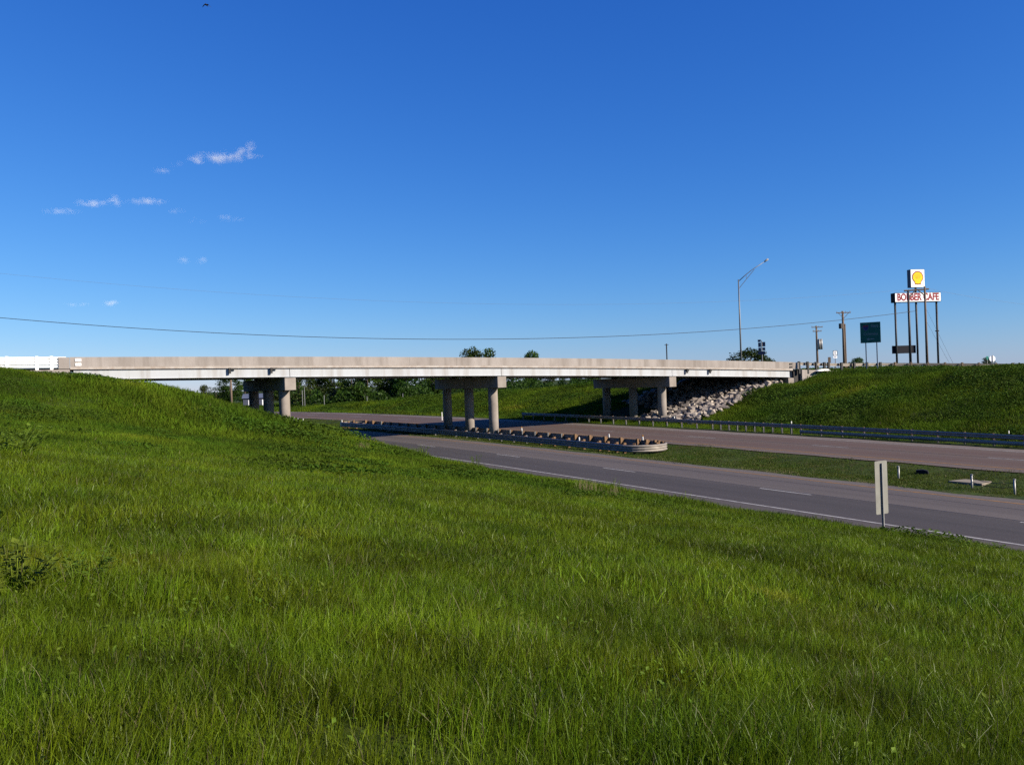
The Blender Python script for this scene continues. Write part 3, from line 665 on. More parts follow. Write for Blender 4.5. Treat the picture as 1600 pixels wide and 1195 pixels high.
# cables
def cable(A, B, sag, rad, label, m):
    A = Vector(A); B = Vector(B); n = 60
    pts = [A + (B - A) * (i / n) - Vector((0, 0, sag * 4 * (i / n) * (1 - i / n))) for i in range(n + 1)]
    rt = Vector(A); o = MB().tube([p - rt for p in pts], rad, n=6).build('overhead_cable', m, loc=rt); return tag(o, label, 'cable')
lo_l = Vector(at(-150, 482, 84)); hi_l = Vector(at(-150, 411, 84)); hi_r = Vector(at(1446, 450, 112))
M_WIRE2 = mat('pale_grey_cable', (0.30, 0.30, 0.32), (0.26, 0.26, 0.28), rough=0.6)
cable(lo_l, PEND, 3.3, 0.032, 'thick dark overhead cable sagging low across the sky above the bridge', M_WIRE)
cable(hi_l, hi_r, 3.0, 0.008, 'faint thin upper overhead wire across the sky', M_WIRE2)
hr2 = Vector(at(1640, 479, 125)); cable(hi_r, hr2, 0.3, 0.010, 'faint thin wire running off beyond the cafe sign', M_WIRE2)
r = empty('utility_pole', (lo_l.x, lo_l.y, gz(lo_l))); tag(r, 'timber utility pole carrying the overhead cables beside the white guardrail', 'utility pole', 'utility poles beyond the embankment')
MB().tube([(0, 0, -.5), (0, 0, hi_l.z - r.location.z + .2)], [0.2, 0.15], n=10).build('pole', M_POLEW, r, smooth=True)

# ------------------------------------------------------------------ signs on the embankment
def lit_rz(nx_, ny_): return face_rz(nx_, ny_)
# green guide sign
D3 = 92.0; g1, g2 = at(1353.5, 575, D3), at(1369.5, 577, D3); gc = at(1360, 519.5, D3)
zz = gz(gc); zz = max(zz, 5.4); rg_ = empty('guide_sign', (gc[0], gc[1], zz), face_rz(-0.86, -0.50)); tag(rg_, 'dark green highway guide sign on two steel posts at the embankment crest', 'sign')
zc = gc[2] - zz
W3, H3 = 2.0, 2.18
pn = MB().box((0, 0, zc), (W3, 0.05, H3)).build('panel', M_GREEN, rg_)
on_face(text_mb('East', 0.42, 0.004), 0.42, zc + 0.68, 0.03).build('lettering', M_FADED, pn)
on_face(text_mb('Columbia', 0.42, 0.004, 0.86), 0.03, zc - 0.15, 0.03).build('lettering', M_FADED, pn)
ar_ = [(-.36, 0), (-.16, .16), (-.16, .05), (.38, .05), (.38, -.05), (-.16, -.05), (-.16, -.16)]
MB().prism(ar_, lambda p: (p[0] - 0.02, -0.03, zc - 0.70 + p[1]), lambda p: (p[0] - 0.02, -0.04, zc - 0.70 + p[1])).build('arrow', M_FADED, pn)
shp = [(-.26, .26), (-.13, .22), (0, .27), (.13, .22), (.26, .26), (.29, .02), (.2, -.18), (0, -.32), (-.2, -.18), (-.29, .02)]
MB().prism([(x * 1.08, y * 1.08) for x, y in shp], lambda p: (p[0] - .45, -0.028, zc + .52 + p[1]), lambda p: (p[0] - .45, -0.035, zc + .52 + p[1])).build('shield_border', M_FADED, pn)
MB().prism(shp, lambda p: (p[0] - .45, -0.036, zc + .52 + p[1]), lambda p: (p[0] - .45, -0.042, zc + .52 + p[1])).build('shield', M_BLUE, pn)
MB().box((-.45, -0.045, zc + .70), (0.5, 0.008, 0.13)).build('shield_band', M_SIGNR, pn)
for x in (-0.5, 0.58): MB().box((x, 0.09, (zc + 0.9 - 1.4) / 2), (0.10, 0.12, zc + 0.9 + 1.4)).build('post', M_ALU, rg_)
# route marker assembly seen from behind
p = at(1191, 560, 108); z = max(gz(p), 5.6); rm = empty('route_signs', (p[0], p[1], z), face_rz(-0.97, -0.25)); tag(rm, 'cluster of dark road sign backs on one post behind the bridge', 'sign')
def zpx(v, D=108, u=1191): return float(at(u, v, D)[2]) - z
ppm = FPX / 108
for (u0, u1, v0, v1) in ((1184.8, 1190, 530.5, 534), (1185.3, 1190, 535, 542), (1192.2, 1197.3, 534.5, 541.5), (1185.5, 1190, 543, 548), (1192.2, 1197, 543, 547.5), (1184.8, 1197, 549, 554)):
    MB().box((((u0 + u1) / 2 - 1191) / ppm, -0.06, (zpx(v0) + zpx(v1)) / 2), ((u1 - u0) / ppm, 0.02, (v1 - v0) / ppm)).build('panel', M_DKBLUE, rm)
MB().box((0, 0, zpx(532) / 2 - .4), (0.09, 0.07, zpx(532) + .8)).build('post', M_ALU, rm)
# small route marker with arrow plate
p = at(1305.5, 568, 105); z = gz(p); sr = empty('route_marker', (p[0], p[1], z), face_rz(-0.5, -0.86)); tag(sr, 'small white square route marker above an arrow plate beside the tall pole', 'sign')
def zq(v): return float(at(1305.5, v, 105)[2]) - z
M_SIGNK = mat('black_sign_ink', (0.02, 0.02, 0.02), (0.03, 0.03, 0.03), rough=0.5)
M_SIGNG = mat('white_enamel', (0.95, 0.95, 0.95), (0.9, 0.9, 0.9), rough=0.4, keep=True)
MB().box((0, 0, zq(551.5)), (0.55, 0.02, 0.58)).build('border', M_SIGNK, sr); MB().box((0, -0.015, zq(551.5)), (0.42, 0.015, 0.46)).build('panel', M_SIGNG, sr)
on_face(text_mb('E', 0.34, 0.008), 0, zq(551.5), 0.024).build('lettering', M_SIGNK, sr)
MB().box((0, 0, zq(557.8)), (0.45, 0.02, 0.28)).build('arrow_plate', M_SIGNG, sr)
MB().prism([(-.14, 0), (-.04, .08), (-.04, .03), (.14, .03), (.14, -.03), (-.04, -.03), (-.04, -.08)], lambda q: (q[0], -.012, zq(557.8) + q[1]), lambda q: (q[0], -.02, zq(557.8) + q[1])).build('arrow', M_SIGNK, sr)
MB().box((0, 0.04, zq(549) / 2 - .3), (0.05, 0.05, zq(549) + .6)).build('post', M_POLEW, sr)
p = at(1296, 566, 112); z = gz(p); bs = empty('brown_sign', (p[0], p[1], z), face_rz(-0.6, -0.8)); tag(bs, 'small brown sign board rising just above the guardrail', 'sign')
MB().box((0, 0, float(at(1296, 562.5, 112)[2]) - z), (0.35, 0.03, 0.75)).build('panel', M_POLEW, bs); MB().box((0, 0.05, .3), (0.08, 0.08, 1.2)).build('post', M_POLEW, bs)
# back of a stop sign and a street name plate
p = at(1551, 568, 112); z = gz(p); ss = empty('octagon_sign', (p[0], p[1], z), face_rz(-0.5, -0.86)); tag(ss, 'white back of an octagonal sign beyond the guardrail', 'sign')
zo = float(at(1550, 560.5, 112)[2]) - z
oc = [(0.42 * math.cos(math.radians(22.5 + 45 * k)), 0.42 * math.sin(math.radians(22.5 + 45 * k))) for k in range(8)]
MB().prism(oc, lambda q: (q[0], 0, zo + q[1]), lambda q: (q[0], 0.01, zo + q[1])).build('plate', M_SIGNG, ss); MB().box((0, -0.03, zo / 2), (0.06, 0.05, zo + 0.9)).build('post', M_ALU, ss)
p = at(1543, 568, 125); z = gz(p); sn = empty('street_name_sign', (p[0], p[1], z), face_rz(-0.2, -0.97)); tag(sn, 'small teal street name plate next to the white octagon', 'sign')
M_TEAL = mat('teal_sign', (0.0, 0.30, 0.24), (0.0, 0.26, 0.21), rough=0.4); zo = float(at(1543, 559, 125)[2]) - z
MB().box((0, 0, zo + .1), (0.42, 0.02, 0.25)).build('plate', M_TEAL, sn); MB().box((0, 0, zo - .17), (0.34, 0.02, 0.2)).build('plate', M_TEAL, sn); MB().box((0, 0.03, zo / 2 - .2), (0.05, 0.05, zo + .6)).build('post', M_ALU, sn)

# street lamp
M_LAMP = mat('grey_lamp_steel', (0.30, 0.31, 0.32), (0.25, 0.26, 0.27), rough=0.5, metal=0.3)
D4 = 122.0; p = at(1158, 560, D4); z = gz(p); lampo = empty('street_lamp', (p[0], p[1], z)); tag(lampo, 'tall grey street lamp with long truss arm behind the bridge', 'street lamp')
zt = float(at(1152, 437, D4)[2]) - z
MB().tube([(0, 0, -.4), (0, 0, zt * .5), (0, 0, zt)], [0.135, 0.11, 0.08], n=12).build('pole', M_LAMP, lampo, smooth=True)
R_ = Vector((_r0[0], _r0[1], 0)); ppm = FPX / D4
a0 = Vector((0, 0, zt - .25)); a1 = R_ * (22 / ppm) + Vector((0, 0, zt - .25 + 17.5 / ppm)); a2 = R_ * (42 / ppm) + Vector((0, 0, zt - .25 + 29.5 / ppm))
arm = MB().tube([a0, a1 * .5 + a0 * .5 + Vector((0, 0, .05)), a1, a2], [0.06, 0.055, 0.05, 0.045], n=8).build('arm', M_LAMP, lampo, smooth=True)
b0_ = Vector((0, 0, zt - .25 - 11.5 / ppm)); b1_ = a0 + (a2 - a0) * 0.6
MB().tube([b0_, b1_], 0.04, n=6).build('arm_strut', M_LAMP, arm)
MB().tube([a0 + (a1 - a0) * .55, b0_ + (b1_ - b0_) * .5], 0.03, n=6).build('arm_strut', M_LAMP, arm)
hd = (a2 - a0).normalized(); MB().tube([a2 - hd * .1, a2 + hd * .12, a2 + hd * .5, a2 + hd * .62], [0.05, 0.13, 0.15, 0.07], n=10).build('lamp_head', mat('lamp_grey', (0.6, 0.58, 0.54), (0.5, 0.48, 0.45), rough=0.5), lampo, smooth=True)

# roadside marker sign seen from behind, near the slope toe
p = at(1381, 829, 31.0); z = gz(p); ms = empty('roadside_marker', (p[0], p[1], z), 0); tag(ms, 'tall narrow sign seen from behind on a steel post by the near road', 'sign')
zt = float(at(1377, 720, 31)[2]) - z; zl_ = float(at(1380, 803, 31)[2]) - z
rzm = math.radians(180 - 6)
ms.rotation_euler = (0, 0, face_rz(-0.10, -0.99))
M_SBACK = mat('cream_sign_back', (0.39, 0.385, 0.335), (0.31, 0.305, 0.265), scale=2, rough=0.55, metal=0.0)
W5 = 0.62
def rrect(w, h, r):
    out = []
    for cx_, cy_, a0_ in ((w / 2 - r, h / 2 - r, 0), (-w / 2 + r, h / 2 - r, 90), (-w / 2 + r, -h / 2 + r, 180), (w / 2 - r, -h / 2 + r, 270)):
        for k in range(4): a = math.radians(a0_ + 30 * k); out.append((cx_ + r * math.cos(a), cy_ + r * math.sin(a)))
    return out
zm = (zt + zl_) / 2
MB().prism(rrect(W5, zt - zl_, 0.05), lambda q: (q[0], 0.035, zm + q[1]), lambda q: (q[0], 0.04, zm + q[1])).build('panel', M_SBACK, ms)
MB().box((0, 0.0, (zt - .08 - .5) / 2), (0.035, 0.06, zt - .08 + .5)).box((-0.03, 0.028, (zt - .08 - .5) / 2), (0.03, 0.006, zt - .08 + .5)).box((0.03, 0.028, (zt - .08 - .5) / 2), (0.03, 0.006, zt - .08 + .5)).build('post', M_ALU, ms)

# median odds and ends: short posts with sagging cable, an inlet slab, a dark crate
MPOST = []
for (u, v, h, lab) in ((1404, 748, 0.62, 'short white post leaning in the median grass near a dark box'), (1519, 763, 0.62, 'short pale post in the median beside the concrete slab'), (1586, 773, 0.66, 'short grey metal post in the median nearest the frame edge')):
    d = _f + _r * (u - 800) / FPX - _u * (v - 597.5) / FPX; t = 10.0
    for _ in range(60):
        P = np.array([0, 0, EYE]) + d * t; t += (P[2] - gz(P)) / max(0.02, -d[2] + 0.0) * 0.5
    P = np.array([0, 0, EYE]) + d * t
    r = empty('median_post', (P[0], P[1], gz(P))); tag(r, lab, 'post', 'short posts in the median')
    MB().tube([(0, 0, -.3), (random.uniform(-.04, .04), 0, h)], 0.05, n=8).build('shaft', M_ALU, r, smooth=True); MB().tube([(0, 0, h - .02), (0, 0, h + .05)], 0.06, n=8).build('cap', M_ALU, r)
    MPOST.append(Vector((P[0], P[1], gz(P) + h * .8)))
for hh in (0, -.18):
    A, B = MPOST[1] + Vector((0, 0, hh)), MPOST[2] + Vector((0, 0, hh))
    pts = [A + (B - A) * (i / 12) - Vector((0, 0, .12 * 4 * (i / 12) * (1 - i / 12))) for i in range(13)]
    o = MB().tube([q - A for q in pts], 0.014, n=5).build('fence_wire', M_WIRE, loc=A); tag(o, ('upper' if hh == 0 else 'lower') + ' sagging wire strung between two short median posts', 'wire')
def drop(u, v):
    d = _f + _r * (u - 800) / FPX - _u * (v - 597.5) / FPX; t = 10.0
    for _ in range(80):
        P = np.array([0, 0, EYE]) + d * t; t += (P[2] - gz(P)) / max(0.02, -d[2]) * 0.5
    return np.array([P[0], P[1], gz(P)])
P = drop(1545, 757); sl_ = MB().prism([(-1.3, 0), (1.2, 0.1), (1.35, .9), (-1.2, 1.0)], lambda q: (q[0] * .45, q[1] * 1.7, -.1), lambda q: (q[0] * .45, q[1] * 1.7, .10)).build('inlet_slab', mat('pale_inlet_concrete', (0.42, 0.36, 0.28), (0.33, 0.28, 0.21), scale=3, rough=0.9), loc=P); tag(sl_, 'flat pale concrete slab lying in the median grass', 'slab')
P = drop(1441, 741); cr_ = MB().prism([(-.45, 0), (.45, 0), (.38, .26), (.1, .34), (-.42, .30)], lambda q: (q[0] * .4, q[0] * -.9, q[1]), lambda q: (q[0] * .4 + .45, q[0] * -.9 + .25, q[1])).build('dark_box', M_BLKMET, loc=P); cr_.scale = (.7, .7, .7); tag(cr_, 'dark dented box lying in the median grass', 'box')

# ------------------------------------------------------------------ trees
M_BARK = mat('bark', (0.12, 0.09, 0.065), (0.075, 0.055, 0.04), scale=6, stretch=(3, 3, .5), rough=0.95)
LEAVES = [leaf_mat('leaves', (0.030, 0.072, 0.009), (0.064, 0.126, 0.016), nscale=0.5), leaf_mat('leaves', (0.048, 0.100, 0.012), (0.096, 0.165, 0.022), nscale=0.5), leaf_mat('leaves', (0.066, 0.090, 0.020), (0.11, 0.135, 0.034), nscale=0.5)]
def crown_mesh(k, lm, n=5200, low=0.06, flat=1.0):
    """many leaf clumps spread through lobes around the limbs, in a unit tree one metre tall"""
    r = np.random.default_rng(50 + k); lobes = []
    nl = 22
    for i in range(nl):
        h = r.uniform(low, 0.9); wmax = 0.34 * math.sin(math.pi * min(1, (h - low * .6) / (1.05 - low * .6))) ** 0.6
        a = r.uniform(0, 6.28); rad = wmax * math.sqrt(r.uniform(.1, 1)) * 0.9
        lobes.append((rad * math.cos(a), rad * math.sin(a), h, r.uniform(0.09, 0.17)))
    lobes.append((0, 0, 0.88, 0.12)); vs = []; fs = []
    w = np.array([l[3] ** 2 for l in lobes]); w /= w.sum()
    for i in range(n):
        l = lobes[r.choice(len(lobes), p=w)]
        d = r.normal(size=3); d /= np.linalg.norm(d); rr = l[3] * (r.uniform(0.3, 1) ** 0.4) * (1 + 0.22 * r.normal() * .6)
        c = np.array([l[0], l[1], l[2]]) + d * rr * np.array([1.1, 1.1, .9 * flat]); s = r.uniform(0.008, 0.021)
        a = d + r.normal(size=3) * .7; a /= np.linalg.norm(a); b = np.cross(a, r.normal(size=3)); b /= np.linalg.norm(b) + 1e-9; e_ = np.cross(a, b)
        q = len(vs); vs += [tuple(c + b * s * 1.3), tuple(c + e_ * s * .8), tuple(c - b * s * 1.3), tuple(c - e_ * s * .8)]; fs.append((q, q + 1, q + 2, q + 3))
    me = bpy.data.meshes.new('crown'); me.from_pydata(vs, [], fs); me.materials.append(lm)
    mb = MB()
    mb.tube([(0, 0, -.03), (0.005, 0, .25), (-.01, .01, .55), (0, 0, .8)], [0.028, 0.02, 0.012, 0.004], n=7)
    for l in lobes[:9]:
        z0_ = max(0.12, l[2] - .28); mb.tube([(0, 0, z0_), (l[0] * .5, l[1] * .5, (z0_ + l[2]) / 2 + .02), (l[0], l[1], l[2])], [0.011, 0.007, 0.003], n=5)
    return me, mb.mesh('trunk', M_BARK, True)
TREES = [crown_mesh(0, LEAVES[0]), crown_mesh(1, LEAVES[1]), crown_mesh(2, LEAVES[0]), crown_mesh(3, LEAVES[1], low=0.05), crown_mesh(4, LEAVES[2], n=3400), crown_mesh(5, LEAVES[0], low=0.02)]
def tree(u, D, H, wid, k, label, group, name='tree', vb=640):
    b = at(u, vb, D); z = gz(b); r = empty(name, (b[0], b[1], z), random.uniform(0, 6.28)); tag(r, label, 'bush' if name == 'bush' else 'tree', group)
    cm, tm = TREES[k]; part('crown', cm, r, scale=(H * wid, H * wid, H)); part('trunk', tm, r, scale=(H * wid, H * wid, H)); return r
G1 = 'trees in the belt behind the bridge'
for a in (
    (468, 185, 9.5, 1.0, 4, 'thin brownish tree just right of the sunlit first-pier column'),
    (497, 205, 9.8, 1.1, 0, 'dark tree with a dead lower side next to the first pier'),
    (523, 190, 9.5, 1.15, 1, 'bright green bushy tree between two dark ones, right of first pier'),
    (550, 215, 10.0, 1.1, 2, 'broad dark tree above the tail end of the median guardrail'),
    (575, 188, 8.6, 1.3, 3, 'low round light green tree above the timber posts of the loop'),
    (606, 210, 9.9, 1.15, 0, 'darkest tree midway between the first and middle piers'),
    (634, 190, 8.8, 1.3, 5, 'squat dark bush-like tree left of the middle pier'),
    (660, 206, 9.8, 1.15, 1, 'green tree just left of the middle pier cap'),
    (690, 196, 9.2, 1.25, 2, 'dark tree partly behind the middle pier back column'),
    (718, 212, 9.8, 1.2, 3, 'tree showing between the middle pier columns'),
    (742, 222, 13.5, 0.95, 0, 'tall tree whose crown tops the parapet above the middle pier'),
    (766, 226, 13.2, 0.9, 2, 'second crown topping the parapet, right of the tallest'),
    (801, 210, 8.2, 1.2, 5, 'tree right of the lit middle column'),
    (831, 228, 11.9, 0.8, 1, 'slim tree barely topping the parapet right of the middle pier'),
    (858, 205, 6.6, 1.3, 4, 'olive tree over the grassy bank between middle and right piers'),
    (893, 200, 5.6, 1.3, 0, 'dark tree at the head of the grassy bank near the right pier'),
    (925, 206, 5.4, 1.2, 3, 'last tree of the belt touching the right pier cap')):
    tree(*a, G1)
G2 = 'trees beyond the left span'
for a in (
    (359, 225, 8.6, 0.95, 0, 'rounded dark green tree beside the grey pole under the left span'),
    (338, 260, 5.6, 1.3, 2, 'low dark bush left of the rounded tree'),
    (322, 240, 6.2, .9, 4, 'small olive tree poking up over the grassy rise'),
    (302, 280, 4.6, 1.5, 1, 'pale low bush at the foot of the sky gap'),
    (384, 300, 9.5, 1.0, 1, 'pale distant tree right behind the blue building'),
    (425, 270, 10.0, 1.1, 4, 'olive tree seen between the first-pier columns'),
    (448, 240, 10.2, 1.1, 2, 'dark tree hidden half behind the sunlit first column')):
    tree(*a, G2)
tree(1172, 175, 7.5, 1.5, 0, 'rounded dark tree crown behind the street lamp', 'trees beyond the right end', vb=562)
tree(1190, 182, 6.6, 1.35, 5, 'darker crown behind the cluster of sign backs', 'trees beyond the right end', vb=562)
tree(1150, 180, 5.7, 1.4, 2, 'low crown left of the street lamp pole', 'trees beyond the right end', vb=562)
tree(1336, 170, 4.0, 1.3, 1, 'small green bush between tall pole and green sign', 'trees beyond the right end', 'bush', vb=566)
tree(1540, 190, 3.2, 1.6, 5, 'low dark bush at the foot of the white octagon', 'trees beyond the right end', 'bush', vb=566)

# far wood closing the horizon
mb = MB(); r_ = np.random.default_rng(5)
for i in range(5200):
    a = r_.uniform(-1.0, 0.62); D = r_.uniform(330, 420); x = D * math.sin(YAW + a); y = D * math.cos(YAW + a)
    if a > 0.12: continue
    z = float(height(x, y)) + abs(r_.normal()) * 1.6 * (0.6 + .5 * math.sin(a * 31) + .3 * math.sin(a * 77 + 1)); s = r_.uniform(.5, 1.2)
    b = Vector(r_.normal(size=3)).normalized() * s; c = b.cross(Vector(r_.normal(size=3))).normalized() * s * .7; o = Vector((x, y, z))
    mb.add([o + b, o + c, o - b, o - c], [(0, 1, 2, 3)])
fwd = mb.build('distant_woods', LEAVES[0]); tag(fwd, 'low distant line of woods on the horizon', 'woods', kind='stuff')

# buildings and bits under the left span
p = at(399, 628, 215); z = gz(p); hb = empty('blue_building', (p[0], p[1], z), -YAW + 0.15); tag(hb, 'small blue-grey building with white doorway seen between the left pier columns', 'building')
M_BLUEW = mat('blue_grey_siding', (0.13, 0.15, 0.22), (0.11, 0.125, 0.18), rough=0.7); M_ROOFB = mat('blue_metal_roof', (0.17, 0.20, 0.29), (0.14, 0.17, 0.25), rough=0.5)
MB().box((0, 0, 1.1), (5.2, 4.2, 2.2)).build('wall', M_BLUEW, hb)
MB().prism([(-2.4, 2.2), (2.4, 2.2), (0, 3.3)], lambda q: (-2.9, q[0], q[1]), lambda q: (2.9, q[0], q[1])).build('roof', M_ROOFB, hb)
for x, w in ((-1.2, .35), (-0.6, .3), (2.2, .6)): MB().box((x, -2.12, 1.0), (w, 0.06, 1.6)).build('door', M_SIGNW, hb)
p = at(330, 622, 200); z = gz(p); og = empty('orange_shed', (p[0], p[1], z), -YAW); tag(og, 'bright orange container at the foot of the round tree', 'container')
M_ORNG = mat('orange_paint', (0.60, 0.10, 0.02), (0.5, 0.08, 0.02), rough=0.6)
MB().box((0, 0, 1.0), (1.5, 1.2, 2.0)).build('body', M_ORNG, og); MB().prism([(-.85, 2.0), (.85, 2.0), (.6, 2.25), (-.6, 2.25)], lambda q: (q[0], -.7, q[1]), lambda q: (q[0], .7, q[1])).build('lid', M_ORNG, og)
p = at(475, 612, 190); z = gz(p)
for i, (u, h) in enumerate(((473, 6.2), (476.5, 7.0), (507, 4.2), (574, 3.2), (630, 3.5))):
    p = at(u, 636, 168); z = gz(p); o = MB().tube([(0, 0, -.3), (0, 0, h * .62)], 0.06, n=6).build('marker_pole', M_ALU, loc=(p[0], p[1], z)); tag(o, ['thin pole right of the first pier, shorter of a close pair', 'thin pole right of the first pier, taller of a close pair', 'short lone stake at the edge of the far bank', 'short stake on the bank above the timber loop posts', 'short stake on the bank left of the middle pier'][i], 'pole', 'thin poles on the far bank')
for i, u in enumerate((459, 465, 473)):
    P = drop(u, 662 + i); o = MB().tube([(0, 0, -.2), (.08, 0, .8)], 0.05, n=6).build('marker_stake', M_DELW, loc=P); tag(o, ['left', 'middle', 'right'][i] + ' of three short pale stakes right of the sunlit column', 'stake', 'pale stakes in the median')
p = drop(691, 657); o = MB().box((0, 0, .5), (0.09, 0.03, 1.0)).build('delineator', M_DELW, loc=p); tag(o, 'thin white delineator by the far road left of the middle pier', 'delineator')

# ------------------------------------------------------------------ bird
p = Vector(at(322.5, 9, 60)); bd = MB()
def bl(t): return Vector(_r0) * t[0] + Vector(_u0) * t[1] + Vector((_f)) * t[2]
bd.tube([bl((-.02, .05, -.18)), bl((-.01, .05, -.10)), bl((0, .04, .02)), bl((.02, .03, .15)), bl((.03, .03, .24))], [.015, .045, .05, .03, .012], n=8)
for sg in (-1, 1):
    w = [(0, .06, -.06), (0, .05, .08), (.16 * sg, .05 - .02, .05), (.30 * sg, -.10, .09), (.24 * sg, -.07, -.05), (.14 * sg, .05, -.06)]
    lo = [bl(q) for q in w]; hi = [q + Vector((0, 0, .012)) for q in lo]
    bd.add(lo + hi, [(0, 1, 2, 5), (5, 2, 3, 4), (6, 11, 8, 7), (11, 10, 9, 8), (1, 0, 6, 7), (2, 1, 7, 8), (3, 2, 8, 9), (4, 3, 9, 10), (5, 4, 10, 11), (0, 5, 11, 6)])
o = bd.build('bird', mat('dark_feathers', (0.02, 0.018, 0.016), (0.03, 0.025, 0.02), rough=0.8), loc=p); tag(o, 'small dark bird flying at the top of the sky', 'bird')

# ------------------------------------------------------------------ grass
M_GRASS = leaf_mat('meadow_grass', (0.118, 0.192, 0.008), (0.228, 0.332, 0.013), (0.375, 0.395, 0.030), nscale=0.5, trans=0.38, var=0.85, rough=0.40, spec=0.15)
M_GRASSF = leaf_mat('bank_grass', (0.066, 0.136, 0.006), (0.180, 0.280, 0.012), (0.350, 0.370, 0.030), nscale=0.13, trans=0.3, var=0.45, rough=0.8)
M_GRASSM = leaf_mat('median_grass', (0.075, 0.145, 0.012), (0.130, 0.170, 0.022), (0.210, 0.175, 0.075), nscale=0.8, trans=0.3, var=0.4, rough=0.5)
M_STRAW = leaf_mat('straw', (0.30, 0.255, 0.13), (0.22, 0.20, 0.09), nscale=1.0, trans=0.25, var=0.3)
M_PLANT = leaf_mat('broad_leaf', (0.150, 0.250, 0.022), (0.240, 0.360, 0.040), nscale=0.8, trans=0.35, var=0.35, rough=0.6)
M_WEED = leaf_mat('weed_leaf', (0.056, 0.122, 0.008), (0.105, 0.190, 0.013), nscale=0.8, trans=0.3, var=0.3, rough=0.8)
proto = bpy.data.collections.new('grass_clumps')           # prototypes live outside the scene
def clump(name, n, rad, h0, h1, w, mats, seed, straw=0.0, lean=0.5, seg=3):
    r = np.random.default_rng(seed); vs = []; fs = []; mi = []
    for i in range(n):
        a = r.uniform(0, 6.28); d = rad * math.sqrt(r.uniform()); b = np.array([d * math.cos(a), d * math.sin(a), -0.03])
        H = r.uniform(h0, h1) * (0.7 if r.uniform() < .3 else 1.0); ang = r.uniform(0, 6.28); le = H * lean * abs(r.normal()) * 0.8; dirn = np.array([math.cos(ang), math.sin(ang), 0])
        fa = r.uniform(0, 3.14); side = np.array([math.cos(fa), math.sin(fa), 0]); ww = w * r.uniform(.6, 1.3); q = len(vs)
        for k in range(seg):
            t = k / seg; c = b + np.array([0, 0, H * (t - 0.18 * lean * t * t)]) + dirn * le * t ** 2; wk = ww * (1 - 0.75 * t ** 1.5)
            vs += [tuple(c - side * wk / 2), tuple(c + side * wk / 2)]
        c = b + np.array([0, 0, H * (1 - 0.18 * lean)]) + dirn * le; vs.append(tuple(c))
        m = 1 if r.uniform() < straw else 0
        for k in range(seg - 1): fs.append((q + 2 * k, q + 2 * k + 1, q + 2 * k + 3, q + 2 * k + 2)); mi.append(m)
        fs.append((q + 2 * seg - 2, q + 2 * seg - 1, q + 2 * seg)); mi.append(m)
    me = bpy.data.meshes.new(name); me.from_pydata(vs, [], fs)
    for m in mats: me.materials.append(m)
    me.polygons.foreach_set('material_index', mi)
    o = bpy.data.objects.new(name, me); return o
def make_set(tagname, specs):
    c = bpy.data.collections.new(tagname)
    for i, s in enumerate(specs): c.objects.link(clump('%s_%02d' % (tagname, i), **s))
    return c, len(specs)
def leafy(name, n, rad, h, size, m, seed):
    r = np.random.default_rng(seed); vs = []; fs = []
    for i in range(n):
        a = r.uniform(0, 6.28); d = rad * math.sqrt(r.uniform()); z = h * r.uniform(.15, 1) * (1 - .4 * (d / rad) ** 2); c = np.array([d * math.cos(a), d * math.sin(a), z]); s = size * r.uniform(.6, 1.3)
        nn = np.array([r.normal() * .6, r.normal() * .6, 1]); nn /= np.linalg.norm(nn); t = np.cross(nn, r.normal(size=3)); t /= np.linalg.norm(t); bb = np.cross(nn, t); q = len(vs)
        vs += [tuple(c - t * s), tuple(c + bb * s * .55 + nn * s * .15), tuple(c + t * s), tuple(c - bb * s * .55 + nn * s * .15)]; fs.append((q, q + 1, q + 2, q + 3))
    me = bpy.data.meshes.new(name); me.from_pydata(vs, [], fs); me.materials.append(m); return bpy.data.objects.new(name, me)
GM = [M_GRASS, M_STRAW]; BMt = [M_GRASSF, M_STRAW]; MM = [M_GRASSM, M_STRAW]
setA, nA = make_set('near_clump', [dict(n=640, rad=.50, h0=.09, h1=.24, w=.0052, mats=GM, seed=i, straw=.012, lean=.42, seg=3) for i in range(5)] + [dict(n=460, rad=.45, h0=.15, h1=.34, w=.0058, mats=GM, seed=20 + i, straw=.03, lean=.6, seg=4) for i in range(3)])
for i in range(2): setA.objects.link(leafy('near_clump_%02d' % (8 + i), 26, .45, .16, .026, M_PLANT, 80 + i))
nA = 10
setB, nB = make_set('mid_clump', [dict(n=760, rad=1.0, h0=.11, h1=.27, w=.011, mats=GM, seed=30 + i, straw=.008, lean=.55, seg=3) for i in range(5)])
setC, nC = make_set('far_clump', [dict(n=460, rad=1.7, h0=.18, h1=.42, w=.034, mats=BMt, seed=40 + i, straw=.006, lean=.6, seg=2) for i in range(5)])
for i in range(2): setC.objects.link(leafy('far_clump_%02d' % (5 + i), 560, 1.6, .45, .07, M_WEED, 60 + i))
nC = 7
setM, nM = make_set('median_clump', [dict(n=420, rad=1.2, h0=.06, h1=.15, w=.022, mats=MM, seed=50 + i, straw=.06, lean=.6, seg=2) for i in range(4)])
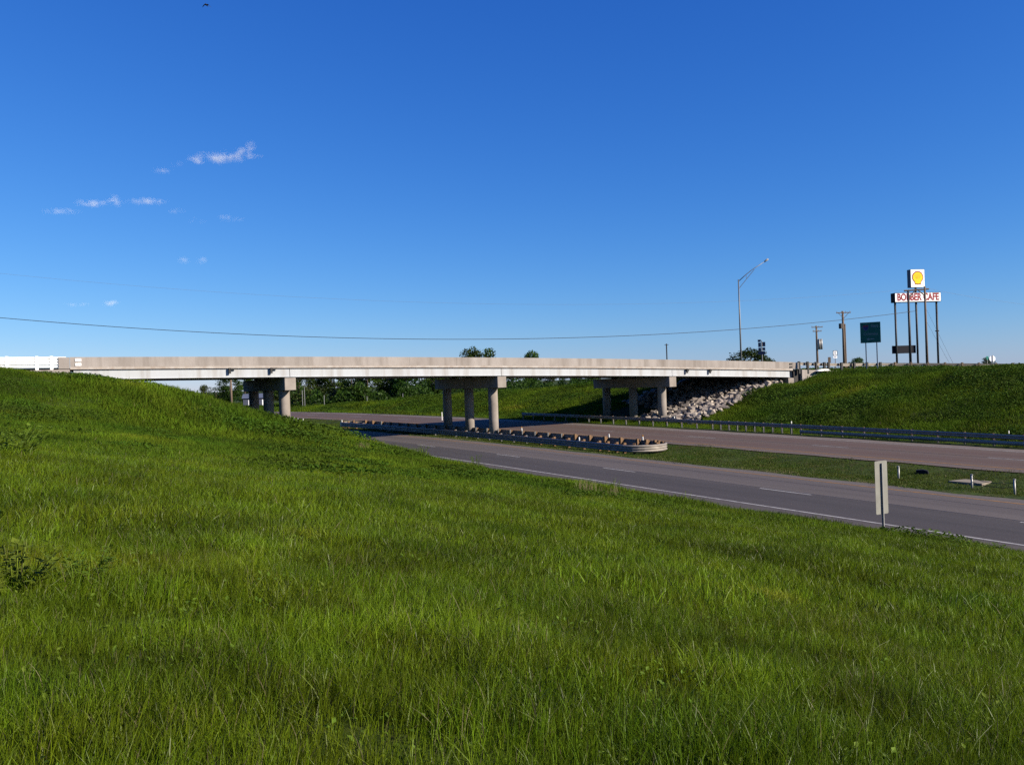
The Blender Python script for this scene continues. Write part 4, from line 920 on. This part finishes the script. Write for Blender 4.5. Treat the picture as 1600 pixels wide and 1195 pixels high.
def scatter(name, pts, scl, idx, coll, label):
    n = len(pts); me = bpy.data.meshes.new(name); me.from_pydata([tuple(p) for p in pts], [], [])
    a = me.attributes.new('scl', 'FLOAT', 'POINT'); a.data.foreach_set('value', np.asarray(scl, np.float32))
    a = me.attributes.new('idx', 'INT', 'POINT'); a.data.foreach_set('value', np.asarray(idx, np.int32))
    X, Y = np.array([p[0] for p in pts]), np.array([p[1] for p in pts]); e_ = 0.6
    sx = (height(X + e_, Y) - height(X - e_, Y)) / (2 * e_); sy = (height(X, Y + e_) - height(X, Y - e_)) / (2 * e_)
    sx = np.clip(sx, -.6, .6); sy = np.clip(sy, -.6, .6); rot = []
    for p, q in zip(sx, sy):
        nv = Vector((-p, -q, 1)).normalized(); m3 = nv.to_track_quat('Z', 'Y').to_matrix() @ Matrix.Rotation(random.uniform(0, 6.283), 3, 'Z'); rot.append(tuple(m3.to_euler()))
    rot = np.array(rot, np.float32)
    a = me.attributes.new('rot', 'FLOAT_VECTOR', 'POINT'); a.data.foreach_set('vector', rot.ravel())
    o = link(bpy.data.objects.new(name, me)); tag(o, label, 'grass', kind='stuff')
    ng = bpy.data.node_groups.new(name, 'GeometryNodeTree'); ng.interface.new_socket('Geometry', in_out='INPUT', socket_type='NodeSocketGeometry'); ng.interface.new_socket('Geometry', in_out='OUTPUT', socket_type='NodeSocketGeometry')
    N = ng.nodes; L = ng.links; gi = N.new('NodeGroupInput'); go = N.new('NodeGroupOutput'); iop = N.new('GeometryNodeInstanceOnPoints'); ci = N.new('GeometryNodeCollectionInfo')
    ci.inputs['Collection'].default_value = coll; ci.inputs['Separate Children'].default_value = True; ci.inputs['Reset Children'].default_value = True
    def na(t, nm): x = N.new('GeometryNodeInputNamedAttribute'); x.data_type = t; x.inputs['Name'].default_value = nm; return x.outputs['Attribute']
    er = N.new('FunctionNodeEulerToRotation')
    L.new(gi.outputs[0], iop.inputs['Points']); L.new(ci.outputs[0], iop.inputs['Instance']); iop.inputs['Pick Instance'].default_value = True
    L.new(na('INT', 'idx'), iop.inputs['Instance Index']); L.new(na('FLOAT_VECTOR', 'rot'), er.inputs[0]); L.new(er.outputs[0], iop.inputs['Rotation']); L.new(na('FLOAT', 'scl'), iop.inputs['Scale'])
    L.new(iop.outputs[0], go.inputs[0]); md = o.modifiers.new('scatter', 'NODES'); md.node_group = ng
    return o
def noise2(x, y, s, seed=0):
    v = 0
    for k in range(4): v = v + np.sin(x * s * (1.0 + .7 * k) + 2.1 * k + seed + 1.3 * np.sin(y * s * (.8 + .5 * k) + k)) * np.cos(y * s * (1.1 + .6 * k) - 1.7 * k + seed) / (1 + .5 * k)
    return v / 2.2
def on_pave(c, m=0.0): return ((c > 26.95 - m) & (c < 36.85 + m)) | ((c > 44.4 - m) & (c < 54.5 + m))
def even(n):      # evenly spread pairs with a little jitter, so that no bare gaps open
    k = np.arange(n); return (0.5 + k * 0.7548776662466927 + rng.normal(0, .15 / math.sqrt(n), n)) % 1, (0.5 + k * 0.5698402909980532 + rng.normal(0, .15 / math.sqrt(n), n)) % 1
def spread(x0, x1, y0, y1, n): a, b = even(n); return x0 + (x1 - x0) * a, y0 + (y1 - y0) * b
def polar(n, r0, r1, a0, a1):
    p_, q_ = even(n); r = np.sqrt(r0 ** 2 + (r1 ** 2 - r0 ** 2) * p_); a = np.radians(a0 + (a1 - a0) * q_); return r * np.sin(a), r * np.cos(a)
def finish(name, x, y, smin, smax, nset, coll, label, sink=0.0, pick=None, keep=None, tall=None):
    c = x - bend(y); ok = ~on_pave(c)
    if keep is not None: ok &= keep(x, y, c)
    x, y = x[ok], y[ok]; z = height(x, y) - sink
    s = rng.uniform(smin, smax, len(x)) * (1 + 0.28 * noise2(x, y, .9, 3))
    if tall is not None: s = s * tall(x, y)
    idx = rng.integers(0, nset, len(x)) if pick is None else pick(x, y)
    return scatter(name, np.stack([x, y, z], 1), s, idx, coll, label)
inslope = lambda x, y, c: (c < 26.5) & (x > -14)
x, y = polar(1500, 1.0, 11.5, -16, 84); finish('grass_near', x, y, .62, 1.02, nA, setA, 'long green meadow grass at the bottom of the picture', keep=inslope)
x, y = polar(1900, 10.2, 31, -10, 78); finish('grass_middle', x, y, .75, 1.25, nB, setB, 'green meadow grass on the slope down to the near road', keep=inslope)
x, y = spread(-12, 27.6, 8, 112, 3600)
bank_tall = lambda x, y: 0.75 + 0.75 * smooth(44, 60, y) * smooth(4, 14, x) + .18 * noise2(x, y, .35, 9)
pickC = lambda x, y: np.where(noise2(x, y, .28, 5) + rng.normal(0, .35, len(x)) > .62, rng.integers(5, 7, len(x)), rng.integers(0, 5, len(x)))
def bridge_off_np(x, y): return (x - BP.x) * BN.x + (y - BP.y) * BN.y
def bank_keep(x, y, c):
    o = bridge_off_np(x, y); return (c < 26.2) & (np.hypot(x, y) > 27) & ~((o > -0.1) & (o < 12.8) & (x < 13)) & ~((o > -0.9) & (o < 13.2) & (x < 8))
finish('grass_bank', x, y, .7, 1.15, nC, setC, 'darker rank grass on the rise below the bridge', keep=bank_keep, tall=bank_tall, pick=pickC)
x, y = spread(54, 112, 2, 175, 5200)
def far_keep(x, y, c):
    o = bridge_off_np(x, y); f0 = -3.2 + 3.6 * (x - 61.5) / 13.5
    rock = (x > 58.8) & (x < 77) & (o > f0) & (o < 13)
    rp = np.array([(p.x, p.y) for p in RAILR]); d = np.full(len(x), 9e9)
    for k in range(0, len(rp), 2): d = np.minimum(d, np.where(y > rp[k, 1] - 60, np.hypot(x - rp[k, 0], y - rp[k, 1]), 9e9))
    above = (d < 12.5) & (y > np.interp(x, rp[:, 0], rp[:, 1]))
    return (c > 55.9) & ~rock & ~above & ~((o > -.2) & (o < 13) & (x > 74))
finish('grass_embankment', x, y, .75, 1.25, nC, setC, 'deep green grass over the far embankment', keep=far_keep, tall=lambda x, y: np.where(x - bend(y) < 58.5, .62, 1.0) * (1 + .2 * noise2(x, y, .3, 2)), pick=lambda x, y: np.where(noise2(x, y, .3, 5) + rng.normal(0, .3, len(x)) + .25 * (x - bend(y) > 64) > .45, rng.integers(5, 7, len(x)), rng.integers(0, 5, len(x))))
x, y = spread(36.6, 44.7, 5, 130, 2600); x = x + bend(y)
finish('grass_median', x, y, .7, 1.3, nM, setM, 'short patchy grass of the median strip', keep=lambda x, y, c: (c > 37.7) & (c < 43.6) & (noise2(x, y, .7, 1) + rng.normal(0, .3, len(x)) > -.05))
x, y = spread(-20, 70, 100, 260, 2500)
finish('grass_far', x, y, 1.0, 1.8, nC, setC, 'distant grass beyond the bridge', keep=lambda x, y, c: (c < 26.8) | (c > 55.5))

setD, nD = make_set('dry_clump', [dict(n=200, rad=.6, h0=.05, h1=.14, w=.016, mats=[M_STRAW, M_GRASSM], seed=70 + i, straw=.35, lean=.8, seg=2) for i in range(3)])
x, y = spread(36.9, 44.4, 4, 120, 1500); x = x + bend(y)
finish('grass_dry', x, y, .7, 1.2, nD, setD, 'dry brownish grass in patches along the median edges', keep=lambda x, y, c: (c > 37.2) & (c < 44.0) & (noise2(x, y, .45, 7) + 1.1 * (np.abs(c - 40.7) / 3.5) ** 2 + rng.normal(0, .2, len(x)) > .85))
# broad-leaved weeds
def weed(u, v, h, n, label, leaf=0.05, spread=.25, D=None):
    P = drop(u, v); r = empty('weed_plant', P); tag(r, label, 'plant', 'weeds standing in the grass'); q = np.random.default_rng(int(u * 7 + v)); mb = MB(); st = MB()
    for i in range(n):
        a = q.uniform(0, 6.28); d = spread * math.sqrt(q.uniform()); H = h * q.uniform(.6, 1.0); tip = Vector((d * math.cos(a) * 1.5, d * math.sin(a) * 1.5, H)); b = Vector((d * math.cos(a) * .5, d * math.sin(a) * .5, -.05))
        st.tube([b, (b + tip) / 2 + Vector((0, 0, .05)), tip], [.006, .005, .003], n=4, cap=False)
        for k in range(9):
            t = q.uniform(.25, 1.0); c = b + (tip - b) * t; an = q.uniform(0, 6.28); dv_ = Vector((math.cos(an), math.sin(an), q.uniform(-.2, .6))).normalized(); s = leaf * q.uniform(.6, 1.3); pv = dv_.cross(Vector((0, 0, 1))).normalized() * s * .38
            mb.add([c, c + dv_ * s * .5 + pv, c + dv_ * s * 1.1, c + dv_ * s * .5 - pv, c + dv_ * s * .55 - Vector((0, 0, s * .08))], [(0, 1, 4), (1, 2, 4), (2, 3, 4), (3, 0, 4)])
    mb.build('leaves', M_PLANT, r); st.build('stems', M_PLANT, r)
weed(25, 925, .42, 26, 'dark broad-leaved weed clump at the left edge low in the grass', .075, .34)
weed(130, 918, .36, 16, 'smaller broad-leaved weed beside the clump at the left edge', .06, .25)
weed(12, 715, .8, 40, 'dark leafy shrub at the left edge halfway up the slope', .12, .7)
weed(744, 727, .75, 14, 'tall thin weeds against the near road below the middle pier', .09, .35)
weed(910, 762, .45, 14, 'low weeds at the roadside left of the pale straw tuft', .07, .35)
weed(958, 764, .55, 12, 'sparse tall weeds at the roadside right of the pale straw tuft', .06, .3)
weed(1070, 784, .4, 12, 'low leafy weeds on the road shoulder right of the guardrail nose', .07, .4)
weed(1508, 862, .35, 18, 'low weed on the shoulder below the roadside marker', .09, .35)
weed(1552, 866, .36, 16, 'last low weed on the shoulder near the picture edge', .09, .3)
weed(660, 707, .6, 16, 'leafy weeds hiding the road edge left of the tall thin weeds', .1, .6)

# undergrowth at the foot of the tree belt
mb = MB(); r_ = np.random.default_rng(15)
for i in range(13000):
    u = r_.uniform(452, 960); D = r_.uniform(178, 200); p = at(u, 640, D); z = gz(p)
    top = 3.4 + 1.3 * math.sin(u * .07) + .8 * math.sin(u * .19 + 1); z += abs(r_.uniform(0, 1)) ** .7 * max(.8, top); s_ = r_.uniform(.14, .34)
    top = top * (0.55 if u > 800 else 1.0); b = Vector(r_.normal(size=3)).normalized() * s_; c = b.cross(Vector(r_.normal(size=3))).normalized() * s_ * .7; o = Vector((p[0], p[1], z))
    mb.add([o + b, o + c, o - b, o - c], [(0, 1, 2, 3)])
o = mb.build('undergrowth', LEAVES[0]); tag(o, 'thick green undergrowth at the foot of the tree belt', 'undergrowth', kind='stuff')

# ------------------------------------------------------------------ clouds: small wisps three kilometres off
def cloud(blobs, dens, label, seed):
    D = 3000.0; k = D / FPX; P = [Vector(at(u, v, D)) for u, v, _, _ in blobs]; cen = sum(P, Vector()) / len(P)
    ex = Vector(_r); ey = Vector(_u); ez = Vector(_f)
    loc = [((p - cen).dot(ex), (p - cen).dot(ey)) for p in P]; rad = [(rx * k, ry * k) for _, _, rx, ry in blobs]
    x0 = min(a[0] - 2.6 * r[0] for a, r in zip(loc, rad)); x1 = max(a[0] + 2.6 * r[0] for a, r in zip(loc, rad)); y0 = min(a[1] - 3.0 * r[1] for a, r in zip(loc, rad)); y1 = max(a[1] + 3.0 * r[1] for a, r in zip(loc, rad)); dz = 2.0 * max(r[1] for r in rad) * 1.3
    o = MB().box(((x0 + x1) / 2, (y0 + y1) / 2, 0), (x1 - x0, y1 - y0, 2 * dz)).build('cloud', None)
    m = bpy.data.materials.new('cloud_vapour'); m.use_nodes = True; N = m.node_tree.nodes; L = m.node_tree.links; N.clear(); o.data.materials.clear(); o.data.materials.append(m)
    R3 = Matrix(((ex.x, ey.x, -ez.x), (ex.y, ey.y, -ez.y), (ex.z, ey.z, -ez.z))); o.matrix_world = Matrix.Translation(cen) @ R3.to_4x4()
    tc0 = N.new('ShaderNodeTexCoord').outputs['Object']; acc = None
    wz = N.new('ShaderNodeTexNoise'); wz.inputs['Scale'].default_value = 0.022; wz.inputs['Detail'].default_value = 3; L.new(tc0, wz.inputs['Vector'])
    ws = N.new('ShaderNodeVectorMath'); ws.operation = 'MULTIPLY_ADD'; ws.inputs[1].default_value = (34, 20, 16); ws.inputs[2].default_value = (-17, -10, -8); L.new(wz.outputs['Color'], ws.inputs[0])
    wa = N.new('ShaderNodeVectorMath'); wa.operation = 'ADD'; L.new(tc0, wa.inputs[0]); L.new(ws.outputs[0], wa.inputs[1]); tc = wa.outputs[0]
    for (a, b), (rx, ry) in zip(loc, rad):
        mp = N.new('ShaderNodeMapping'); mp.vector_type = 'POINT'; mp.inputs['Location'].default_value = (-a / rx, -b / ry, 0); mp.inputs['Scale'].default_value = (1 / rx, 1 / ry, 1 / (1.3 * max(ry, .4 * rx))); L.new(tc, mp.inputs['Vector'])
        ln = N.new('ShaderNodeVectorMath'); ln.operation = 'LENGTH'; L.new(mp.outputs[0], ln.inputs[0])
        mr = N.new('ShaderNodeMapRange'); mr.interpolation_type = 'SMOOTHSTEP'; mr.inputs['From Min'].default_value = 0.1; mr.inputs['From Max'].default_value = 1.8; mr.inputs['To Min'].default_value = 1; mr.inputs['To Max'].default_value = 0; L.new(ln.outputs['Value'], mr.inputs['Value'])
        if acc is None: acc = mr.outputs[0]
        else:
            mm = N.new('ShaderNodeMath'); mm.operation = 'MAXIMUM'; L.new(acc, mm.inputs[0]); L.new(mr.outputs[0], mm.inputs[1]); acc = mm.outputs[0]
    nz = N.new('ShaderNodeTexNoise'); nz.inputs['Scale'].default_value = 0.030; nz.inputs['Detail'].default_value = 4; nz.inputs['Roughness'].default_value = .6; sh_ = N.new('ShaderNodeVectorMath'); sh_.operation = 'ADD'; sh_.inputs[1].default_value = (seed * 731.0, 0, 0); L.new(tc, sh_.inputs[0]); L.new(sh_.outputs[0], nz.inputs['Vector'])
    pr = N.new('ShaderNodeMath'); pr.operation = 'MULTIPLY'; L.new(acc, pr.inputs[0]); n2 = N.new('ShaderNodeMapRange'); n2.inputs['From Min'].default_value = .42; n2.inputs['From Max'].default_value = .66; n2.inputs['To Min'].default_value = 0.0; n2.inputs['To Max'].default_value = 1.3; L.new(nz.outputs['Fac'], n2.inputs['Value']); L.new(n2.outputs[0], pr.inputs[1])
    dn = N.new('ShaderNodeMath'); dn.operation = 'MULTIPLY'; dn.inputs[1].default_value = dens * 0.55; L.new(pr.outputs[0], dn.inputs[0])
    pv = N.new('ShaderNodeVolumePrincipled'); pv.inputs['Color'].default_value = (1.0, .98, .93, 1); pv.inputs['Anisotropy'].default_value = -0.45; L.new(dn.outputs[0], pv.inputs['Density'])
    ou = N.new('ShaderNodeOutputMaterial'); L.new(pv.outputs[0], ou.inputs['Volume']); tag(o, label, 'cloud', 'small wispy clouds'); return o
cloud([(316, 249, 18, 5), (338, 246, 20, 7), (362, 244, 18, 7), (380, 238, 11, 6), (392, 230, 5, 6), (392, 244, 13, 3)], .022, 'largest white cloud wisp with an upturned right end', 1)
cloud([(275, 255, 8, 4), (254, 267, 12, 3)], .010, 'faint scrap trailing off the lower end of the largest cloud', 2)
cloud([(142, 318, 16, 4), (166, 317, 10, 3), (180, 316, 14, 5), (180, 309, 5, 5)], .020, 'flat cloud with a small central peak', 3)
cloud([(231, 314, 21, 4)], .018, 'thin flat cloud just right of the peaked one', 4)
cloud([(95, 330, 22, 3.5)], .010, 'pale streak of cloud below the peaked one towards the edge', 5)
cloud([(276, 330, 11, 3), (309, 346, 11, 3)], .008, 'barely visible streaks below the thin flat cloud', 6)
cloud([(352, 341, 7, 5), (373, 343, 7, 3)], .011, 'pair of tiny puffs under the largest cloud', 7)
cloud([(287, 407, 9, 4), (316, 406, 7, 5)], .010, 'two faint puffs midway down the sky', 8)
cloud([(172, 474, 11, 3.5)], .020, 'small bright pinkish puff low above the cables', 9)
cloud([(123, 476, 15, 2.2)], .009, 'thin streak beside the low pinkish puff', 10)

def straw_tuft(u, v, h, n, label):
    P = drop(u, v); q = np.random.default_rng(int(u)); mb = MB()
    for i in range(n):
        a = q.uniform(0, 6.28); d = .5 * math.sqrt(q.uniform()); b = Vector((d * math.cos(a), d * math.sin(a), -.05)); le = Vector((q.normal() * .12, q.normal() * .12, h * q.uniform(.6, 1)))
        mb.tube([b, b + le * .5, b + le], [.008, .007, .004], n=3, cap=False)
    o = mb.build('straw_tuft', M_STRAW, loc=P); tag(o, label, 'plant')
straw_tuft(918, 770, .62, 60, 'pale dry straw tuft at the road edge between two green weeds')
straw_tuft(955, 778, .5, 40, 'smaller pale straw tuft just right of the larger one')
straw_tuft(567, 705, .7, 50, 'pale straw stalks on the rise below the first pier')
